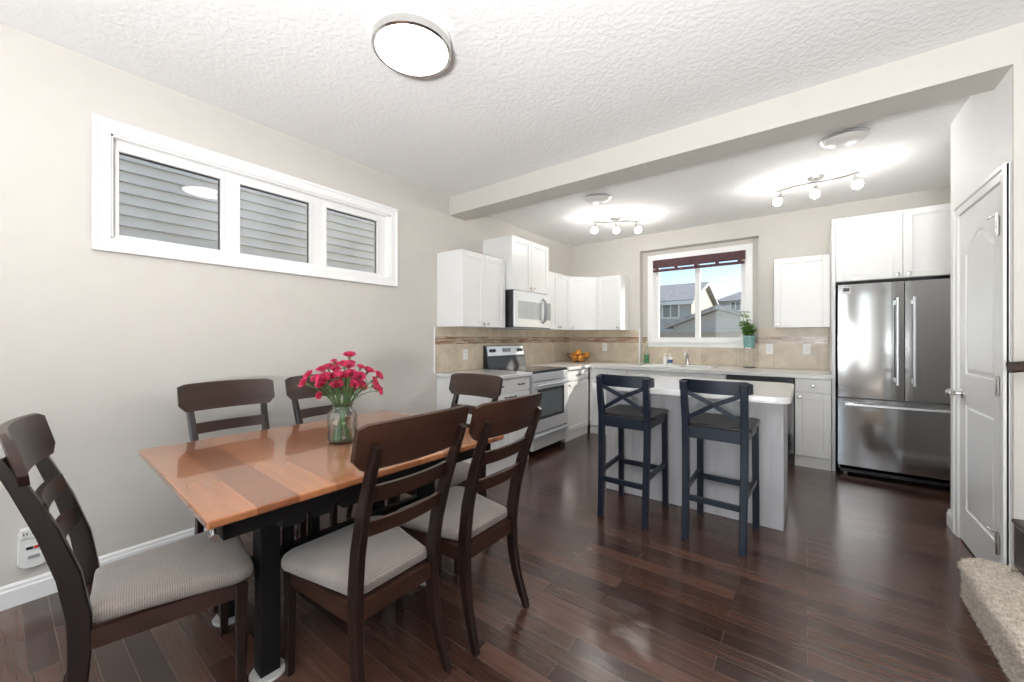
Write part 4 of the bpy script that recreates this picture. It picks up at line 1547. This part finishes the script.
def make_stool(label):
    """origin on the floor at the middle, sitter faces local +Y"""
    t = thing('bar_stool', label, 'stool', (0, 0, 0))
    H = 1.01
    SH = .732
    for s in (-1, 1):
        pts = [(s * .158, -.215, 0), (s * .160, -.198, .25), (s * .163, -.184, .50), (s * .165, -.180, SH), (s * .166, -.196, .82), (s * .167, -.222, H - .012)]
        MB().bar(pts, .040, [.034, .038, .042, .044, .040, .030], (1, 0, 0), .004).build('leg', M['navy'], t, smooth=30)
        pts = [(s * .172, .215, 0), (s * .170, .200, SH - .03)]
        MB().bar(pts, .038, [.034, .042], (1, 0, 0), .004).build('leg', M['navy'], t)
    # seat
    poly = rrect(-.197, .197, -.165, .235, .03, 4)
    q = MB().rings([[Vector((x, y, SH - .022)) for x, y in poly], [Vector((x, y, SH - .004)) for x, y in poly], [Vector((x * .98, .04 + (y - .04) * .98, SH)) for x, y in poly], [Vector((x * .6, .04 + (y - .04) * .6, SH - .006)) for x, y in poly]])
    q.build('seat', M['stool_seat'], t, smooth=30)
    q = MB()
    q.bar([(-.165, -.182, SH - .055), (.165, -.182, SH - .055)], .075, .022, (0, 0, 1), .002)
    q.bar([(-.168, .20, SH - .052), (.168, .20, SH - .052)], .062, .022, (0, 0, 1), .002)
    for s in (-1, 1):
        q.bar([(s * .165, -.18, SH - .052), (s * .169, .20, SH - .052)], .062, .022, (0, 0, 1), .002)
    q.build('seat_apron', M['navy'], t)
    # stretchers
    MB().bar([(-.160, -.199, .262), (.160, -.199, .262)], .036, .022, (0, 0, 1), .003).build('stretcher', M['navy'], t)
    MB().bar([(-.171, .208, .282), (.171, .208, .282)], .036, .022, (0, 0, 1), .003).build('stretcher', M['navy'], t)
    for s in (-1, 1):
        MB().bar([(s * .161, -.194, .315), (s * .171, .206, .325)], .036, .022, (0, 0, 1), .003).build('stretcher', M['navy'], t)
    # curved top rail
    n = 12
    hw = .205
    rings = []
    for k in range(n + 1):
        u = -hw + 2 * hw * k / n
        f = -.218 + .038 * (u / hw) ** 2 - .008
        e = hw - abs(u)
        c_ = max(0, .012 * (1 - e / .018))
        z0_, z1_ = H - .082 + c_, H - c_
        rings.append([Vector((u, f + .010, z0_)), Vector((u, f + .032, z0_)), Vector((u, f + .026, z1_)), Vector((u, f + .004, z1_))])
    MB().rings(rings).build('top_rail', M['navy'], t, smooth=35)
    # crossed braces
    for s, o_ in ((1, 0), (-1, .008)):
        MB().bar([(-s * .155, -.186 + o_, SH + .03), (0, -.203 + o_, SH + .127), (s * .158, -.212 + o_, H - .078)], .027, .012, (0, .97, -.24)).build('cross_brace', M['navy'], t) if False else MB().bar([(-s * .155, -.186 + o_, SH + .03), (0, -.203 + o_, SH + .127), (s * .158, -.212 + o_, H - .078)], .012, .027, (0, 1, 0)).build('cross_brace', M['navy'], t)
    return t


st0 = make_stool('navy black bar stool with crossed back, nearer the stove')
st0.location = (-1.027, 2.845, 0)
st0['group'] = 'bar stools at the kitchen island'
s2 = dup(st0)
s2.location = (-.452, 2.855, 0)
s2['label'] = 'navy black bar stool with crossed back, nearer the fridge'
s2.rotation_euler = (0, 0, R(-2))

# ------------------------------------------------------------------ plug-in adapter on the left wall
ad = thing('surge_adapter', 'white multi-outlet wall adapter with red switch above left baseboard', 'adapter', (XL, .122, .265), G)
poly = []
for cx, cy, a, rr in ((.028, .055, 0, .012), (-.028, .055, 90, .012), (-.014, -.055, 180, .03), (.014, -.055, 270, .03)):
    for k in range(6):
        t_ = R(a + 90 * k / 5)
        poly.append((cx + rr * math.cos(t_), cy + rr * math.sin(t_)))
q = MB().rings([[Vector((x * 1.15, -d_, z * 1.15)) for x, z in poly] for d_ in (0, .030)] + [[Vector((x * 1.08, -.038, z * 1.1)) for x, z in poly]])
q.build('housing', M['white_plastic'], ad, smooth=30)
q = MB().box(-.042, .042, -.045, -.004, .048, .094, .004)
hd = q.build('socket_block', M['white_plastic'], ad)
for x in (-.026, 0, .026):
    for dx in (-.005, .005):
        MB().box(x + dx - .0016, x + dx + .0016, -.0462, -.0445, .066, .078).build('slot', M['dark_print'], hd)
MB().box(-.024, -.002, -.042, -.036, -.006, .006, .001, 1).build('switch', M['black_plastic'], ad)
MB().box(.0, .018, -.042, -.036, -.006, .006, .001, 1).build('indicator', M['red_light'], ad)
MB().box(-.018, .018, -.0405, -.036, -.052, -.036, .001, 1).build('printed_mark', M['grey_plastic'], ad)

# ------------------------------------------------------------------ carpeted stairs at the right
stp = MB()


def carpet_step(b, x0, x1, y0, y1, z0, z1, nose=.03):
    """rounded bull-nosed step, dense grid"""
    r = nose
    prof = [(x0 + .032, z0), (x0 + .030, z1 - .075)]
    for k in range(9):
        t = R(-90 + 180 * k / 8)
        prof.append((x0 + r - r * math.cos(t) * 1.0, z1 - .030 + .030 * math.sin(t)))
    prof = [(x0 + .012, z0 + (z1 - .065 - z0) * k / 8) for k in range(9)] + prof[2:]
    xs = prof[-1][0]
    prof += [(xs + (x1 - xs) * k / 28, z1) for k in range(1, 29)]
    n = int((y1 - y0) / .014)
    rr_ = random.Random(3)
    rows = []
    for j in range(n + 1):
        y = y0 + (y1 - y0) * j / n
        row = []
        for (x, z) in prof:
            # rounded far end
            e = max(0.0, 1 - (y1 - y) / .06)
            dx = .05 * e * e if x < x0 + .2 else 0
            row.append(Vector((x + dx + rr_.uniform(-.004, .004), y + rr_.uniform(-.004, .004), z + rr_.uniform(-.003, .005))))
        rows.append(row)
    b.rings(rows, closed=False)
    # pile tufts
    for k in range(15000):
        i = rr_.randrange(len(prof) - 1)
        t = rr_.random()
        x = prof[i][0] + (prof[i + 1][0] - prof[i][0]) * t
        z = prof[i][1] + (prof[i + 1][1] - prof[i][1]) * t
        y = y0 + (y1 - y0) * rr_.random()
        if x < x0 + .2:
            x += .05 * max(0.0, 1 - (y1 - y) / .06) ** 2
        tx, tz = prof[i + 1][0] - prof[i][0], prof[i + 1][1] - prof[i][1]
        ln = math.hypot(tx, tz) or 1
        nx, nz = -tz / ln, tx / ln
        p = Vector((x, y, z))
        d_ = Vector((nx + rr_.uniform(-.7, .7), rr_.uniform(-.8, .8), nz + rr_.uniform(-.5, .5))).normalized() * rr_.uniform(.008, .016)
        sd_ = Vector((rr_.uniform(-1, 1), rr_.uniform(-1, 1), rr_.uniform(-1, 1))).normalized() * .0025
        v = [b.bm.verts.new(c_) for c_ in (p - sd_, p + sd_, p + d_)]
        b.bm.faces.new(v)


stair = thing('carpeted_stairs', 'beige shag carpeted stair steps at the lower right corner', 'stairs', (0, 0, 0))
b_ = MB()
carpet_step(b_, .590, .93, 1.55, 2.892, .0, .195)
b_.build('step', M['carpet'], stair)
b_ = MB()
carpet_step(b_, .93, 1.25, 1.55, 2.892, .19, .385)
b_.build('step', M['carpet'], stair)
rl = thing('handrail', 'dark wooden stair handrail end on the right edge of frame', 'handrail', (0, 0, 0))
q = MB()
sl = math.tan(R(34))
q.bar([(.735, 2.80, 1.135), (.80, 2.80, 1.145), (1.7, 2.80, 1.145 + .9 * sl)], .045, .05, (0, 1, 0), .012)
q.build('rail', M['dark_gloss'], rl)
for x in (.95, 1.6):
    z = 1.145 + (x - .8) * sl
    MB().tube([(x, 2.80, z - .02), (x, 2.83, z - .06), (x, YP0 - .004, z - .06)], .007, 8).lathe([(0, 0), (.03, 0), (.03, .006), (0, .007)], 16, (x, YP0, z - .06), Matrix.Rotation(R(90), 3, 'X')).build('bracket', M['chrome'], rl, smooth=40)
nb = thing('newel_block', 'short dark glossy wooden post block standing on the carpeted step', 'post', (.845, 2.80, .205))
MB().box(-.075, .075, -.075, .075, 0, .20, .004).build('post', M['dark_gloss'], nb)
MB().box(-.082, .082, -.082, .082, .20, .222, .008).build('cap', M['dark_gloss'], nb)

# ------------------------------------------------------------------ outside
struct(MB().box(-40, 40, YB + .3, 80, -.7, -.6).box(-14, XL - .2, -10, YB + .3, -.7, -.6).build('ground', M['lawn']))
nh = thing('neighbour_house', 'grey lap-sided neighbouring house wall outside the three-pane left window', 'house', (-5.2, 0, -.6))
q = MB()
zz = 0
P = .105
q.box(-.35, -.03, -6, 9, 0, 5.6)
k = 0
while zz < 5.6:
    q.rings([[Vector((x, y, z)) for x, z in ((-.03, zz), (.008, zz), (.008, zz + .010), (-.024, zz + P), (-.03, zz + P))] for y in (-6, 9)])
    zz += P
q.build('siding', M['neigh_siding'], nh)
MB().box(-.5, .35, -6.2, 9.2, 5.6, 5.75).build('eave', M['vinyl'], nh)


def gable_house(label, loc, wx, dy, hz, ridge, mats, ridge_axis='x', over=.35):
    h = thing('house', label, 'house', loc)
    MB().box(0, wx, 0, dy, 0, hz).build('walls', M[mats[0]], h)
    if ridge_axis == 'x':
        MB().prism([(0, hz), (dy, hz), (dy / 2, ridge)], lambda a, c, e: (e, a, c), wx - .1, wx + .02).build('gable', M[mats[1]], h)
        q = MB()
        m_ = dy / 2
        sl_ = (ridge - hz) / m_
        q.prism([(-over, hz - over * sl_), (m_, ridge), (dy + over, hz - over * sl_), (dy + over, hz - over * sl_ + .18), (m_, ridge + .2), (-over, hz - over * sl_ + .18)], lambda a, c, e: (e, a, c), -over, wx + .25)
        q.build('roof', M[mats[2]], h)
    return h


h1 = gable_house('grey house with cream gable seen through left pane of kitchen window', (-9.5, 22, -.6), 4.62, 7.0, 3.8, 5.0, ('house_siding', 'house_cream', 'shingle'))
MB().box(4.62, 4.66, 0, 7.0, 0, 3.8).build('side_wall', M['house_cream'], h1)
wf = MB().box(3.17, 4.08, -.06, .02, 2.92, 3.72).build('window', M['vinyl'], h1)
for x0_, x1_ in ((3.24, 3.60), (3.66, 4.01)):
    MB().box(x0_, x1_, -.07, -.02, 2.99, 3.65).build('pane', M['ext_glass'], wf)
MB().box(-.3, 4.85, -.45, -.33, 3.62, 3.80).build('gutter', M['vinyl'], h1)
# garage with low roof in front
gr = thing('garage', 'low grey-roofed garage in front of the houses outside', 'garage', (-4.05, 15.5, -.6))
MB().box(0, 3.1, 0, 5, 0, 2.3).build('walls', M['house_siding'], gr)
q = MB()
q.prism([(-.25, 2.22), (1.55, 2.88), (3.35, 2.22), (3.35, 2.36), (1.55, 3.04), (-.25, 2.36)], lambda a, c, e: (a, e, c), -.3, 5.2)
q.build('roof', M['shingle'], gr)
MB().prism([(0, 2.3), (3.1, 2.3), (1.55, 2.86)], lambda a, c, e: (a, e, c), -.02, .08).build('gable', M['house_siding'], gr)
MB().box(.35, 2.7, -.05, .02, 0, 1.95).build('overhead_door', M['vinyl'], gr)
h2 = thing('house', 'grey hip-roofed house seen through right pane of kitchen window', 'house', (-4.95, 30.5, -.6))
MB().box(0, 6.5, 0, 7, 0, 4.45).build('walls', M['house_siding'], h2)
q = MB()
q.rings([[Vector(p) for p in ((-.4, -.4, 4.4), (6.9, -.4, 4.4), (6.9, 7.4, 4.4), (-.4, 7.4, 4.4))], [Vector(p) for p in ((2.1, 3.4, 5.75), (4.6, 3.4, 5.75), (4.6, 3.6, 5.75), (2.1, 3.6, 5.75))]])
q.build('roof', M['shingle'], h2)
wf = MB().box(.72, 1.38, -.06, .02, 3.7, 4.38).build('window', M['vinyl'], h2)
MB().box(.78, 1.02, -.07, -.02, 3.76, 4.32).build('pane', M['ext_glass'], wf)
MB().box(1.08, 1.32, -.07, -.02, 3.76, 4.32).build('pane', M['ext_glass'], wf)
fn = thing('garden_fence', 'pale board fence in the yard outside the kitchen window', 'fence', (-6.6, 14.5, -.6))
q = MB()
for k in range(40):
    q.box(k * .15, k * .15 + .14, 0, .025, .05, 2.08)
q.build('boards', M['house_cream'], fn)
MB().box(0, 6.0, .025, .07, .4, .5).build('fence_rail', M['house_cream'], fn)
MB().box(0, 6.0, .025, .07, 1.7, 1.8).build('fence_rail', M['house_cream'], fn)
